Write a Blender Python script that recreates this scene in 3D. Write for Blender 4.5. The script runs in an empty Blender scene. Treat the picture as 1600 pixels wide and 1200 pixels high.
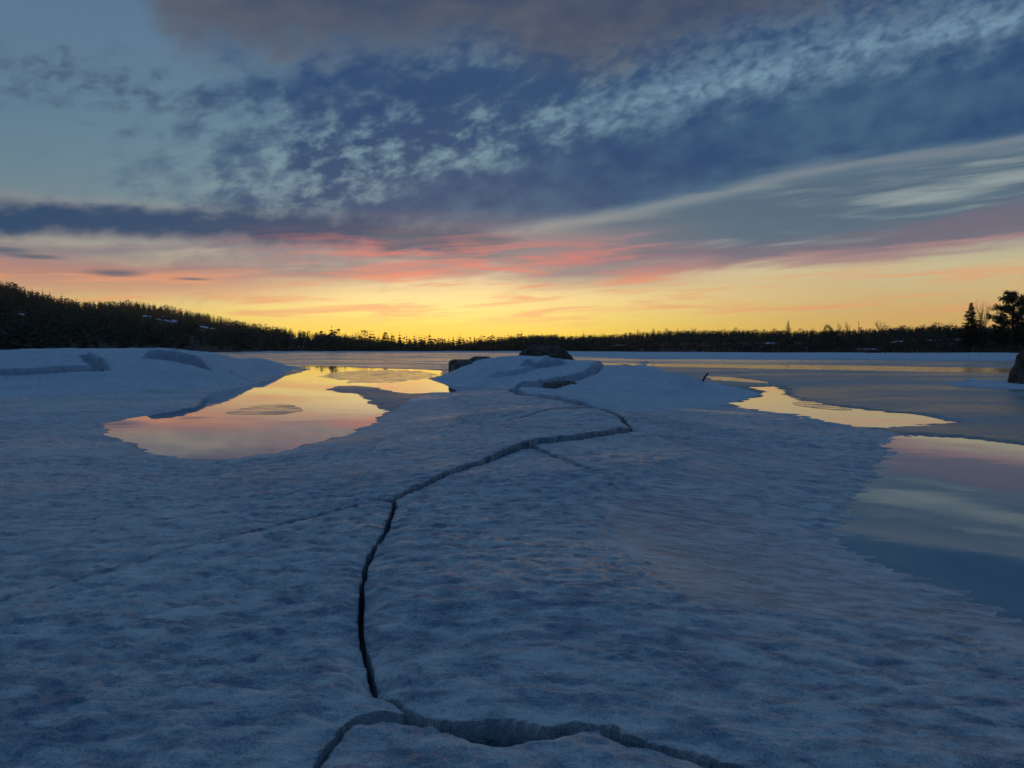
import bpy, math, random
import numpy as np

random.seed(7)
np.random.seed(7)
SC = bpy.context.scene
COL = SC.collection

# ------------------------------------------------------------------ camera
F_PX = 1209.0                      # focal length of the photograph in its own pixels (1600 wide)
CAM_Z = 1.6
PITCH = math.atan(55.0 / F_PX)     # the horizon lies 55 px above the centre
cam = bpy.data.cameras.new('camera')
cam_obj = bpy.data.objects.new('camera', cam)
COL.objects.link(cam_obj)
cam.sensor_width = 36.0
cam.lens = F_PX / 1600.0 * 36.0
cam.clip_start = 0.05
cam.clip_end = 30000.0
cam_obj.location = (0, 0, CAM_Z)
cam_obj.rotation_euler = (math.pi / 2 - PITCH, 0, 0)
SC.camera = cam_obj
CP, SP = math.cos(PITCH), math.sin(PITCH)


def ray(px, py):
    """world direction measured at a pixel of the photograph"""
    a, b = (px - 800.0) / F_PX, (600.0 - py) / F_PX
    return np.array([a, CP + b * SP, -SP + b * CP])


def at(px, py, z=0.0):
    """point of the horizontal plane at height z seen at that pixel"""
    d = ray(px, py)
    t = (z - CAM_Z) / d[2]
    return d[0] * t, d[1] * t


def at_depth(px, py, y):
    d = ray(px, py)
    t = y / d[1]
    return d[0] * t, y, CAM_Z + d[2] * t


def azel(px, py):
    d = ray(px, py)
    return math.degrees(math.atan2(d[0], d[1])), math.degrees(math.atan2(d[2], math.hypot(d[0], d[1])))


# ------------------------------------------------------------------ render settings
SC.render.engine = 'CYCLES'
SC.cycles.use_denoising = True
SC.cycles.use_adaptive_sampling = True
SC.cycles.adaptive_threshold = 0.015
SC.cycles.adaptive_min_samples = 12
SC.cycles.max_bounces = 6
SC.cycles.diffuse_bounces = 2
SC.cycles.glossy_bounces = 3
SC.cycles.transmission_bounces = 2
SC.cycles.volume_bounces = 1
SC.cycles.sample_clamp_indirect = 4.0
SC.view_settings.view_transform = 'Standard'
SC.view_settings.look = 'None'
SC.view_settings.gamma = 1.0
SC.view_settings.exposure = 0.0


def lin(r, g, b):
    def f(c):
        c /= 255.0
        return c / 12.92 if c <= 0.04045 else ((c + 0.055) / 1.055) ** 2.4
    return (f(r), f(g), f(b))


# ------------------------------------------------------------------ small node language
class E:
    """a scalar node socket with operators"""
    def __init__(self, nt, s):
        self.nt, self.s = nt, s

    def _m(self, op, *a, clamp=False):
        n = self.nt.nodes.new('ShaderNodeMath')
        n.operation = op
        n.use_clamp = clamp
        for i, x in enumerate((self,) + a):
            if isinstance(x, E):
                self.nt.links.new(x.s, n.inputs[i])
            else:
                n.inputs[i].default_value = float(x)
        return E(self.nt, n.outputs[0])

    def __add__(self, o): return self._m('ADD', o)
    __radd__ = __add__
    def __mul__(self, o): return self._m('MULTIPLY', o)
    __rmul__ = __mul__
    def __sub__(self, o): return self._m('SUBTRACT', o)
    def __rsub__(self, o): return (self * -1.0) + o
    def __truediv__(self, o): return self._m('DIVIDE', o)
    def max(self, o): return self._m('MAXIMUM', o)
    def min(self, o): return self._m('MINIMUM', o)
    def pow(self, o): return self._m('POWER', o)
    def abs(self): return self._m('ABSOLUTE')

    def step(self, lo, hi, a=0.0, b=1.0):
        n = self.nt.nodes.new('ShaderNodeMapRange')
        n.interpolation_type = 'SMOOTHSTEP'
        flip = not isinstance(lo, E) and not isinstance(hi, E) and lo > hi
        if flip:
            lo, hi, a, b = hi, lo, b, a
        for i, x in enumerate((self, lo, hi, a, b)):
            if isinstance(x, E):
                self.nt.links.new(x.s, n.inputs[i])
            else:
                n.inputs[i].default_value = float(x)
        return E(self.nt, n.outputs[0])


def combine(nt, x, y, z=0.0):
    n = nt.nodes.new('ShaderNodeCombineXYZ')
    for i, v in enumerate((x, y, z)):
        if isinstance(v, E):
            nt.links.new(v.s, n.inputs[i])
        else:
            n.inputs[i].default_value = v
    return n.outputs[0]


def noise(nt, vec, scale, detail=4.0, rough=0.55, dist=0.0):
    n = nt.nodes.new('ShaderNodeTexNoise')
    n.noise_dimensions = '3D'
    nt.links.new(vec, n.inputs['Vector'])
    n.inputs['Scale'].default_value = scale
    n.inputs['Detail'].default_value = detail
    n.inputs['Roughness'].default_value = rough
    n.inputs['Distortion'].default_value = dist
    return E(nt, n.outputs[0])


def fcurve(nt, x, pts, lo, hi):
    """scalar curve; pts = [(x, value)], x already 0..1, values scaled to lo..hi"""
    n = nt.nodes.new('ShaderNodeFloatCurve')
    nt.links.new(x.s, n.inputs['Value'])
    c = n.mapping.curves[0]
    n.mapping.use_clip = False
    ps = [(p, (v - lo) / (hi - lo)) for p, v in pts]
    c.points[0].location = ps[0]
    c.points[1].location = ps[-1]
    for p in ps[1:-1]:
        c.points.new(*p)
    n.mapping.update()
    return E(nt, n.outputs[0]) * (hi - lo) + lo


def ramp(nt, x, stops):
    n = nt.nodes.new('ShaderNodeValToRGB')
    n.color_ramp.interpolation = 'LINEAR'
    nt.links.new(x.s, n.inputs[0])
    el = n.color_ramp.elements
    while len(el) < len(stops):
        el.new(0.5)
    for e, (p, c) in zip(el, stops):
        e.position = p
        e.color = (*lin(*c), 1)
    return n.outputs[0]


def mixc(nt, f, a, b, blend='MIX'):
    n = nt.nodes.new('ShaderNodeMix')
    n.data_type = 'RGBA'
    n.blend_type = blend
    n.clamp_factor = True
    ins = [s for s in n.inputs if s.type == 'RGBA']
    if isinstance(f, E):
        nt.links.new(f.s, n.inputs[0])
    else:
        n.inputs[0].default_value = f
    for s, v in zip(ins, (a, b)):
        if isinstance(v, tuple):
            s.default_value = (*v, 1)
        else:
            nt.links.new(v, s)
    return [s for s in n.outputs if s.type == 'RGBA'][0]


# ------------------------------------------------------------------ world: dusk sky with cloud layers
SUN_AZ, SUN_EL = -5.6, 0.25
world = bpy.data.worlds.new('World')
SC.world = world
world.use_nodes = True
world.cycles.sampling_method = 'MANUAL'
world.cycles.sample_map_resolution = 512


def build_sky():
    nt = world.node_tree
    bg = nt.nodes['Background']
    tc = nt.nodes.new('ShaderNodeTexCoord')
    sep = nt.nodes.new('ShaderNodeSeparateXYZ')
    nt.links.new(tc.outputs['Generated'], sep.inputs[0])
    X, Y, Z = (E(nt, sep.outputs[i]) for i in range(3))
    u = X._m('ARCTAN2', Y) * (180 / math.pi)                # azimuth in degrees, 0 ahead
    v = Z.max(-1)._m('ARCSINE') * (180 / math.pi)           # elevation in degrees
    un = (u * (1 / 100.0) + 0.5)._m('MULTIPLY', 1.0, clamp=True)   # -50..50 -> 0..1

    def edge(pts):
        a = [azel(*p) for p in pts]
        a = [((p[0] / 100.0 + 0.5), p[1]) for p in a]
        return fcurve(nt, un, a, -5.0, 45.0)

    # cloud-sheet coordinates: the direction projected on a level sheet
    zz = Z.max(0.0) + 0.10
    Pv = combine(nt, X / zz, Y / zz, 0.0)
    low = combine(nt, u * 0.045, v * 0.42 - u * 0.02, 3.0)         # long level streaks near the horizon
    low2 = combine(nt, u * 0.085, v * 1.0 - u * 0.055, 9.0)
    # ragged altocumulus grain, drawn out along the wind (up to the right in the picture)
    gr = combine(nt, u * 0.27 + v * 0.12, v * 0.52 - u * 0.15, 1.0)

    rag = combine(nt, u * 0.55 - v * 0.25, v * 0.62 + u * 0.12, 5.0)       # small upright ragged tufts
    n_big = noise(nt, Pv, 1.3, 4, 0.55, 0.3)
    n_gr = noise(nt, gr, 1.15, 7, 0.6, 0.15)
    n_fine = noise(nt, gr, 3.1, 5, 0.6, 0.15)
    n_rag = noise(nt, rag, 1.0, 6, 0.62, 0.3)
    n_low = noise(nt, low, 1.5, 5, 0.55, 0.6)
    n_low2 = noise(nt, low2, 1.6, 6, 0.55, 0.5)
    nb, ng, nf, nl, nl2, nr = (n - 0.5 for n in (n_big, n_gr, n_fine, n_low, n_low2, n_rag))

    # clear sky: colour over elevation, towards the sunset and away from it
    vn = v * (1 / 45.0)
    sun_side = ramp(nt, vn, [(0.0, (255, 196, 30)), (0.015, (255, 212, 52)), (0.047, (255, 226, 108)), (0.08, (253, 224, 150)),
                             (0.115, (240, 208, 160)), (0.155, (196, 184, 164)), (0.22, (124, 146, 154)), (0.32, (104, 136, 154)),
                             (0.45, (92, 120, 146)), (0.58, (84, 112, 142)), (0.8, (68, 98, 132)), (1.0, (66, 98, 132))])
    side = ramp(nt, vn, [(0.0, (216, 160, 76)), (0.03, (218, 174, 96)), (0.07, (212, 180, 122)), (0.12, (204, 190, 150)),
                         (0.16, (158, 162, 150)), (0.22, (108, 132, 144)), (0.32, (94, 124, 146)), (0.45, (92, 120, 146)),
                         (0.58, (80, 106, 138)), (0.8, (68, 98, 132)), (1.0, (66, 98, 132))])
    back = ramp(nt, vn, [(0.0, (28, 38, 60)), (0.2, (34, 48, 76)), (0.5, (56, 82, 116)), (1.0, (66, 98, 132))])
    du = (u - SUN_AZ).abs()
    c = mixc(nt, du.step(3, 33), sun_side, side)
    c = mixc(nt, du.step(45, 120), c, back)

    # 1 pale broken light in the middle sky and the dark clumps in front of it
    px2deg = math.degrees(1 / F_PX)

    def blob(px, py, rx, ry, tilt=0.0, amp=0.6, nz=None):
        cu, cv = azel(px, py)
        a, b = rx * px2deg, ry * px2deg
        t = math.radians(tilt)
        x = ((u - cu) * math.cos(t) + (v - cv) * math.sin(t)) * (1 / a)
        y = ((v - cv) * math.cos(t) - (u - cu) * math.sin(t)) * (1 / b)
        r = (x * x + y * y)._m('SQRT')
        if nz is not None:
            r = r + nz * amp
        return r

    # left: thin dull wisps
    m = blob(110, 130, 300, 60, -6, 3.2, ng).step(0.9, 0.0) * (nr + nf).step(0.2, -0.2) * 0.75
    c = mixc(nt, m, c, lin(68, 86, 112))

    # textured field of dark clumps with teal light between them
    fld = blob(640, 225, 430, 150, 16, 1.3, ng).step(1.25, 0.2)
    clump = (ng * 1.2 + nf * 0.6 + nr * 0.8).step(0.34, -0.14)
    teal = mixc(nt, fld * 0.32, c, lin(140, 172, 178))
    c = mixc(nt, fld * clump * 0.97, teal, lin(40, 70, 112))

    # slate field between the top sheet and the main band
    dk = blob(650, 138, 330, 66, 3, 2.0, ng).step(1.25, 0.1)
    c = mixc(nt, dk * 0.94, c, lin(38, 68, 112))
    up = edge([(150, 400), (420, 330), (600, 282), (900, 205), (1150, 145), (1350, 100), (1600, 40), (1900, -60)])
    lo_ = edge([(-100, 385), (250, 378), (500, 378), (700, 378), (860, 352), (1100, 306), (1250, 270), (1420, 246), (1600, 216), (1900, 150)])
    dU = v - up
    dL = v - lo_
    reach = u.step(-12, 4)
    slate = (dU + ng * 5).step(-0.5, 2.5) * reach * (ng + nf * 0.7 + nr * 0.4).step(0.24, -0.18)
    c = mixc(nt, slate * 0.94, c, lin(44, 76, 116))
    # bright torn strip just above the main band
    strip = (dU + ng * 4.0 + nr * 2.0 - 0.9).abs().step(1.7, 0.0) * u.step(-2, 14) * (nf * 0.8 + nr * 0.8).step(-0.2, 0.22)
    c = mixc(nt, strip * 0.56, c, lin(134, 168, 188))

    # top sheet, grey-mauve
    top = edge([(-400, -300), (150, -120), (300, 66), (470, 84), (620, 84), (760, 72), (880, 110), (1000, 92), (1200, 40), (1500, -40), (1900, -120)])
    tm = (v - top + nb * 3.0 + ng * 5.0 + nr * 2.0).step(-1.6, 2.4) * (v + nb * 12).step(44, 26)
    c = mixc(nt, tm * 0.93, c, mixc(nt, (nb + ng * 0.5).step(-0.25, 0.28), lin(58, 70, 100), lin(92, 95, 106)))

    # main dark band
    band = (dU + ng * 4.5 + nf * 2.0 + nr * 2.2).step(1.1, -1.7) * (dL + nl * 1.4).step(-0.25, 0.9) * (u + ng * 30).step(-23, -9)
    bandc = mixc(nt, (ng * 0.8 + nb + nr * 0.4).step(-0.3, 0.4), lin(32, 64, 110), lin(66, 98, 128))
    c = mixc(nt, band * 0.95, c, bandc)
    # peach rim under it
    rim = (dL + nl * 1.4 + 0.1).abs().step(0.62, 0.0) * u.step(0, 6)
    c = mixc(nt, rim * 0.28, c, lin(160, 142, 138))

    # grey-blue veil under the band, right half, with pale streaks
    veil_lo = edge([(300, 520), (760, 440), (900, 432), (1050, 418), (1180, 412), (1300, 405), (1450, 392), (1600, 372), (1900, 330)])
    veil = (dL + nl * 1.2).step(0.2, -0.9) * (v - veil_lo + nl2 * 2.4).step(-0.7, 1.1) * u.step(-3, 9)
    veilc = mixc(nt, (nl2 + nl).step(-0.02, 0.46), lin(82, 104, 124), lin(148, 160, 160))
    c = mixc(nt, veil * 0.94, c, veilc)
    # mauve cloud with a pink lower edge, right
    mv_up = edge([(700, 330), (1000, 385), (1250, 372), (1420, 350), (1600, 315), (1900, 270)])
    mv = (v - mv_up + nl2 * 2.4).step(0.5, -0.5) * (v - veil_lo + nl2 * 2.6).step(-0.35, 0.3) * u.step(4, 14)
    c = mixc(nt, mv * 0.75, c, lin(118, 106, 122))
    mvr = (v - veil_lo + nl2 * 2.6 - 0.1).abs().step(0.7, 0.0) * u.step(3, 10)
    c = mixc(nt, mvr * 0.5, c, lin(190, 140, 138))

    # mauve haze sheet and pink lit streaks over the sunset
    zone = v.step(3.6, 5.6) * v.step(10.4, 7.6) * u.step(18, 4)
    c = mixc(nt, zone * nl.step(-0.3, 0.12) * 0.9, c, lin(134, 122, 132))
    # left low dark bar
    bar_c = edge([(-300, 322), (0, 340), (160, 345), (330, 352), (480, 358), (620, 368), (720, 378), (900, 390)])
    bar = ((v - bar_c) + nl * 0.8 + ng * 2.0 + nr).abs().step(1.6, 0.3) * u.step(4, -8)
    c = mixc(nt, bar * 0.97, c, lin(30, 66, 104))

    pink = v.step(2.9, 5.0) * v.step(9.0, 6.8) * (u + 3).abs().step(21, 4)
    c = mixc(nt, pink * (nl2 * 1.2 + nl * 0.5).step(-0.1, 0.26) * 0.9, c, lin(222, 120, 110))
    leftpink = (v - 4.5 - nl * 1.5).abs().step(1.6, 0.2) * u.step(-9, -24)
    c = mixc(nt, leftpink * 0.6, c, lin(196, 124, 112))
    # low thin orange streaks
    os_ = v.step(1.0, 3.0) * v.step(6.2, 4.2) * (nl2 + nl * 0.3).step(-0.05, 0.2)
    c = mixc(nt, os_ * 0.75, c, lin(238, 158, 112))

    # golden core over the place where the sun went down
    c = mixc(nt, blob(655, 538, 270, 62).step(1.0, 0.0) * 0.9, c, lin(255, 198, 36))

    # small dark lens clouds low on the left
    for (px, py, rx, ry) in ((182, 428, 42, 6), (58, 401, 38, 4), (10, 391, 38, 6), (300, 436, 30, 2.6), (760, 374, 46, 10), (630, 374, 60, 14)):
        c = mixc(nt, blob(px, py, rx, ry, 0.0, 1.2, nl2).step(1.3, 0.2) * 0.8, c, lin(74, 90, 112))

    # away from the sunset the clouds sink into the dusk
    c = mixc(nt, du.step(50, 115), c, back)

    # Nishita glow of the set sun, weak
    sky = nt.nodes.new('ShaderNodeTexSky')
    sky.sky_type = 'NISHITA'
    sky.sun_disc = False
    sky.sun_elevation = math.radians(SUN_EL)
    sky.sun_rotation = math.radians(SUN_AZ)
    sky.altitude = 100
    vm = nt.nodes.new('ShaderNodeVectorMath')
    vm.operation = 'MULTIPLY_ADD'
    nt.links.new(c, vm.inputs[0])
    vm.inputs[1].default_value = (9.6, 9.6, 9.6)
    vm2 = nt.nodes.new('ShaderNodeVectorMath')
    vm2.operation = 'MULTIPLY'
    nt.links.new(sky.outputs[0], vm2.inputs[0])
    vm2.inputs[1].default_value = (0.05, 0.08, 0.10)
    nt.links.new(vm2.outputs[0], vm.inputs[2])
    nt.links.new(vm.outputs[0], bg.inputs[0])
    bg.inputs[1].default_value = 0.1


build_sky()

# the sun itself stands behind the far tree line
sun = bpy.data.lights.new('sun', 'SUN')
sun.energy = 0.6
sun.angle = math.radians(0.6)
sun.color = (1.0, 0.72, 0.42)
sun_obj = bpy.data.objects.new('sun', sun)
COL.objects.link(sun_obj)
sun_obj.rotation_euler = (math.radians(90 - SUN_EL), 0, math.radians(180 - SUN_AZ))


# ------------------------------------------------------------------ numeric helpers
def _hash(ix, iy, seed):
    h = (ix.astype(np.int64) * 374761393 + iy.astype(np.int64) * 668265263 + seed * 974634777) & 0xFFFFFFFF
    h = ((h ^ (h >> 13)) * 1274126177) & 0xFFFFFFFF
    return ((h ^ (h >> 16)) & 0xFFFF) / 65535.0 * 2 * np.pi


def perlin(x, y, seed=0):
    ix, iy = np.floor(x), np.floor(y)
    fx, fy = x - ix, y - iy
    ux, uy = fx ** 3 * (fx * (fx * 6 - 15) + 10), fy ** 3 * (fy * (fy * 6 - 15) + 10)

    def g(dx, dy):
        a = _hash(ix + dx, iy + dy, seed)
        return np.cos(a) * (fx - dx) + np.sin(a) * (fy - dy)
    n0 = g(0, 0) * (1 - ux) + g(1, 0) * ux
    n1 = g(0, 1) * (1 - ux) + g(1, 1) * ux
    return (n0 * (1 - uy) + n1 * uy) * 1.5


def fbm(x, y, seed=0, octv=4, gain=0.5):
    s, a = 0.0, 1.0
    for i in range(octv):
        s = s + a * perlin(x * 2 ** i + 17.3 * i, y * 2 ** i - 9.1 * i, seed + i)
        a *= gain
    return s


def sstep(x, a, b):
    t = np.clip((x - a) / (b - a), 0, 1)
    return t * t * (3 - 2 * t)


def seg_dist(x, y, pts, closed=False, val=None):
    """distance to a polyline; with val also the value interpolated along it"""
    pts = np.asarray(pts, float)
    n = len(pts)
    best = np.full(x.shape, 1e9)
    bv = np.zeros(x.shape)
    for i in range(n if closed else n - 1):
        a, b = pts[i], pts[(i + 1) % n]
        d = b - a
        t = np.clip(((x - a[0]) * d[0] + (y - a[1]) * d[1]) / max(d @ d, 1e-12), 0, 1)
        r = np.hypot(x - a[0] - t * d[0], y - a[1] - t * d[1])
        m = r < best
        best = np.where(m, r, best)
        if val is not None:
            bv = np.where(m, val[i] * (1 - t) + val[(i + 1) % n] * t, bv)
    return (best, bv) if val is not None else best


def inside(x, y, pts):
    pts = np.asarray(pts, float)
    r = np.zeros(x.shape, bool)
    j = len(pts) - 1
    for i in range(len(pts)):
        (xi, yi), (xj, yj) = pts[i], pts[j]
        c = (yi > y) != (yj > y)
        r ^= c & (x < (xj - xi) * (y - yi) / (yj - yi + 1e-15) + xi)
        j = i
    return r


# ------------------------------------------------------------------ object helpers
def link(name, me, mats, parent=None, **props):
    o = bpy.data.objects.new(name, me)
    COL.objects.link(o)
    if mats and me is not None and not me.materials:
        for m in (mats if isinstance(mats, (list, tuple)) else [mats]):
            me.materials.append(m)
    if parent is not None:
        o.parent = parent
    for k, v in props.items():
        o[k] = v
    return o


def mesh(name, v, f, smooth=True, mat_idx=None):
    me = bpy.data.meshes.new(name)
    v = np.asarray(v, np.float32)
    if isinstance(f, np.ndarray):
        k = f.shape[1]
        me.vertices.add(len(v))
        me.vertices.foreach_set('co', v.ravel())
        me.loops.add(f.size)
        me.loops.foreach_set('vertex_index', f.astype(np.int32).ravel())
        me.polygons.add(len(f))
        me.polygons.foreach_set('loop_start', np.arange(0, f.size, k, dtype=np.int32))
        me.update(calc_edges=True)
        me.validate()
    else:
        me.from_pydata([tuple(map(float, p)) for p in v], [], [tuple(q) for q in f])
    me.polygons.foreach_set('use_smooth', np.full(len(me.polygons), smooth))
    if mat_idx is not None:
        me.polygons.foreach_set('material_index', np.asarray(mat_idx, np.int32))
    me.update()
    return me


# ------------------------------------------------------------------ materials
def new_mat(name, rough=0.6, color=(0.5, 0.5, 0.5), spec=0.5):
    m = bpy.data.materials.new(name)
    m.use_nodes = True
    nt = m.node_tree
    b = nt.nodes['Principled BSDF']
    b.inputs['Base Color'].default_value = (*color, 1)
    b.inputs['Roughness'].default_value = rough
    b.inputs['Specular IOR Level'].default_value = spec
    return m, nt, b


def geo_pos(nt):
    return nt.nodes.new('ShaderNodeNewGeometry').outputs['Position']


def scaled(nt, vec, s):
    n = nt.nodes.new('ShaderNodeVectorMath')
    n.operation = 'MULTIPLY'
    nt.links.new(vec, n.inputs[0])
    n.inputs[1].default_value = s
    return n.outputs[0]


def bump(nt, b, h, strength, dist, prev=None):
    n = nt.nodes.new('ShaderNodeBump')
    n.inputs['Strength'].default_value = strength
    n.inputs['Distance'].default_value = dist
    nt.links.new(h.s, n.inputs['Height'])
    if prev is not None:
        nt.links.new(prev, n.inputs['Normal'])
    nt.links.new(n.outputs[0], b.inputs['Normal'])
    return n.outputs[0]


def ice_material(name, c0, c1, rough, streak=1.0, grain=1.0, spec=0.5, lo=0.36, hi=0.64):
    m, nt, b = new_mat(name, rough, c0, spec)
    p = geo_pos(nt)
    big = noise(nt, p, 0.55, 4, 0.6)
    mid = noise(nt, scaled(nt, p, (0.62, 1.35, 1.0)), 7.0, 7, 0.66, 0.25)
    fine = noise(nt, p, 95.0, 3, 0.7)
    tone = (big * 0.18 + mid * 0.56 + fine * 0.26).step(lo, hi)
    at_ = nt.nodes.new('ShaderNodeAttribute')          # 1 down in the cracks: shade painted into the colour as dark clear ice
    at_.attribute_name = 'crack_shade'
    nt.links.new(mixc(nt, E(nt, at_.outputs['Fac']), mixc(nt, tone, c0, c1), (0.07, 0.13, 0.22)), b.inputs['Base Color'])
    glaze = noise(nt, scaled(nt, p, (0.6, 0.9, 1.0)), 0.33, 3, 0.5).step(0.48, 0.66)      # refrozen patches shine
    nt.links.new(((mid - 0.5) * 0.7 + rough + 0.06 - glaze * 0.2).max(0.14).s, b.inputs['Roughness'])
    n1 = bump(nt, b, mid, 0.7 * streak, 0.09)
    n2 = bump(nt, b, noise(nt, scaled(nt, p, (0.6, 1.2, 1.0)), 21.0, 4, 0.65), 0.8 * streak, 0.022, n1)
    bump(nt, b, fine, 0.7 * grain, 0.008, n2)
    return m


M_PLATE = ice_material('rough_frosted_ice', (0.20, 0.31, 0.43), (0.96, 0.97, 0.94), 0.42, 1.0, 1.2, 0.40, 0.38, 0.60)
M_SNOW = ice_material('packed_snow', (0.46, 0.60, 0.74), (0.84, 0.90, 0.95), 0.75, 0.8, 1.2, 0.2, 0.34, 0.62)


def lake_material():
    m, nt, b = new_mat('wet_grey_lake_ice', 0.3, (0.2, 0.25, 0.28), 0.38)
    p = geo_pos(nt)
    a = noise(nt, scaled(nt, p, (0.05, 0.16, 1.0)), 1.0, 6, 0.6, 0.4)
    f = noise(nt, scaled(nt, p, (0.6, 2.2, 1.0)), 1.0, 6, 0.6, 0.3)
    t = (a * 0.7 + f * 0.3).step(0.36, 0.64)
    nt.links.new(mixc(nt, t, (0.09, 0.15, 0.17), (0.44, 0.52, 0.54)), b.inputs['Base Color'])
    sp3 = nt.nodes.new('ShaderNodeSeparateXYZ')
    nt.links.new(p, sp3.inputs[0])
    wet = (E(nt, sp3.outputs[1]) + (a - 0.5) * 60 - E(nt, sp3.outputs[0]) * 0.8).step(45, 85)      # the middle of the lake is wetter
    nt.links.new((t.step(0, 1, 0.26, 0.46) - wet * 0.10).s, b.inputs['Roughness'])
    nt.links.new((wet * 0.62 + 0.10).s, b.inputs['Specular IOR Level'])
    n1 = bump(nt, b, f, 0.35, 0.05)
    bump(nt, b, noise(nt, scaled(nt, p, (0.7, 1.4, 1.0)), 7.0, 4, 0.6), 0.3, 0.02, n1)
    return m


def water_material():
    m, nt, b = new_mat('still_melt_water', 0.015, (0.22, 0.30, 0.34), 0.5)
    b.inputs['IOR'].default_value = 1.33
    p = geo_pos(nt)
    h = noise(nt, scaled(nt, p, (0.35, 1.3, 1.0)), 0.9, 3, 0.5, 0.3)
    bump(nt, b, h, 0.03, 0.05)
    return m


M_LAKE = lake_material()
M_WATER = water_material()


def skim_material():
    m, nt, b = new_mat('thin_skim_ice', 0.2, (0.2, 0.22, 0.22), 0.5)
    p = geo_pos(nt)
    f = noise(nt, scaled(nt, p, (0.5, 1.6, 1.0)), 1.6, 6, 0.6, 0.5)
    nt.links.new(mixc(nt, f.step(0.35, 0.65), (0.05, 0.06, 0.065), (0.16, 0.18, 0.19)), b.inputs['Base Color'])
    nt.links.new(f.step(0.35, 0.65, 0.03, 0.26).s, b.inputs['Roughness'])
    bump(nt, b, f, 0.25, 0.03)
    return m


M_SKIM = skim_material()


def speckled(name, c0, c1, scale, rough=0.85, bmp=0.6, dist=0.1):
    m, nt, b = new_mat(name, rough, c0, 0.25)
    p = geo_pos(nt)
    n = noise(nt, p, scale, 6, 0.62, 0.2)
    nt.links.new(mixc(nt, n.step(0.35, 0.65), c0, c1), b.inputs['Base Color'])
    bump(nt, b, n, bmp, dist)
    return m


M_ROCK = speckled('dark_shore_rock', (0.05, 0.040, 0.034), (0.15, 0.118, 0.095), 2.2)
M_BROWNROCK = speckled('brown_shore_rock', (0.13, 0.105, 0.09), (0.30, 0.25, 0.21), 2.6)
M_FOREST_FLOOR = speckled('forest_floor', (0.030, 0.028, 0.018), (0.075, 0.060, 0.040), 0.05, 0.95, 0.3, 0.5)
M_NEEDLE = speckled('conifer_needles', (0.018, 0.030, 0.016), (0.045, 0.060, 0.028), 0.35, 0.8, 0.0)
M_TWIG = speckled('bare_twigs', (0.060, 0.040, 0.026), (0.12, 0.075, 0.045), 0.4, 0.85, 0.0)
M_BARK = speckled('grey_brown_bark', (0.055, 0.042, 0.032), (0.11, 0.085, 0.065), 1.2, 0.9, 0.4, 0.02)
M_WOOD = speckled('weathered_driftwood', (0.06, 0.05, 0.042), (0.13, 0.11, 0.09), 6.0, 0.85, 0.4, 0.02)
M_POLE = speckled('tarred_pole', (0.035, 0.03, 0.026), (0.07, 0.06, 0.05), 2.0, 0.8, 0.1)

# ------------------------------------------------------------------ shore and ice relief
def pD(px, py, d):
    """control point on the pixel ray at forward distance d"""
    return at_depth(px, py, d)


def pz(px, py, z):
    x, y = at(px, py, z)
    return (x, y, z)


CTRL = [pz(*p) for p in (
    (-400, 1350, .25), (300, 1300, .25), (800, 1320, .25), (1300, 1300, .20), (1900, 1300, .14),
    (-300, 1000, .20), (0, 1000, .22), (400, 1000, .24), (800, 1000, .27), (1200, 1000, .20), (1450, 1020, .10), (1700, 1030, .05),
    (-300, 830, .12), (0, 850, .17), (400, 850, .22), (800, 850, .28), (1080, 850, .22), (1270, 840, .08),
    (0, 760, .11), (300, 770, .13), (600, 740, .20), (850, 740, .29), (1100, 740, .24), (1320, 740, .06),
    (-300, 700, .05), (0, 700, .06), (150, 690, .04), (330, 735, .04), (520, 695, .06), (625, 650, .06),
    (720, 690, .22), (900, 690, .29), (1010, 690, .28), (1200, 690, .13), (1350, 690, .03),
    (700, 650, .24), (800, 640, .36), (900, 650, .36), (1000, 650, .32), (1090, 648, .14), (1128, 638, .04),
    (640, 622, .10), (700, 614, .20), (760, 608, .31), (800, 604, .38), (850, 606, .42), (915, 622, .44),
    (672, 592, .03), (700, 598, .06), (740, 603, .06),
    (0, 620, .05), (-300, 625, .05), (-700, 630, .05), (140, 615, .05), (300, 607, .05), (380, 598, .05), (440, 584, .04), (470, 574, .03),
    (0, 655, .04), (150, 645, .03), (-500, 660, .05), (500, 561, .03), (620, 562, .03), (560, 590, .02),
    (1250, 598, .03), (1400, 600, .03), (1600, 612, .03), (1300, 566, .03), (1000, 566, .03), (1600, 645, .03), (1480, 676, .03),
    (1800, 600, .03), (1900, 680, .02), (1900, 850, .0), (1750, 800, .0))]
CTRL += [pD(*p) for p in (
    (695, 577, 36), (715, 570, 37), (740, 564, 39), (790, 557, 41), (850, 559, 41), (890, 563, 40), (945, 571, 36), (1000, 576, 34),
    (720, 583, 35), (780, 580, 36), (840, 582, 35), (800, 596, 32),
    (900, 584, 31), (960, 579, 30), (1020, 579, 30), (1060, 584, 29.5), (1110, 596, 28), (1160, 610, 27), (1186, 616, 26.6),
    (940, 603, 25), (1040, 610, 24.5), (1100, 622, 24), (1000, 630, 19.5),
    (-600, 550, 37), (-300, 550, 36), (0, 551, 34), (100, 551.5, 34), (200, 553, 35), (300, 555, 37), (370, 560, 42), (430, 567, 50),
    (0, 583, 30), (150, 582, 31), (280, 580, 33), (370, 578, 38), (-300, 585, 30))]
for (px, py, d, z) in ((705, 560, 43, .1), (760, 560, 46, .2), (850, 560, 47, .2), (930, 560, 45, .1), (1020, 560, 40, .1), (1090, 560, 35, .05),
                       (-300, 545, 50, .9), (0, 545, 48, .9), (200, 545, 50, .8), (330, 545, 56, .4), (420, 545, 64, .08)):
    x, y, _ = at_depth(px, py, d)
    CTRL.append((x, y, z))
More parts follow.
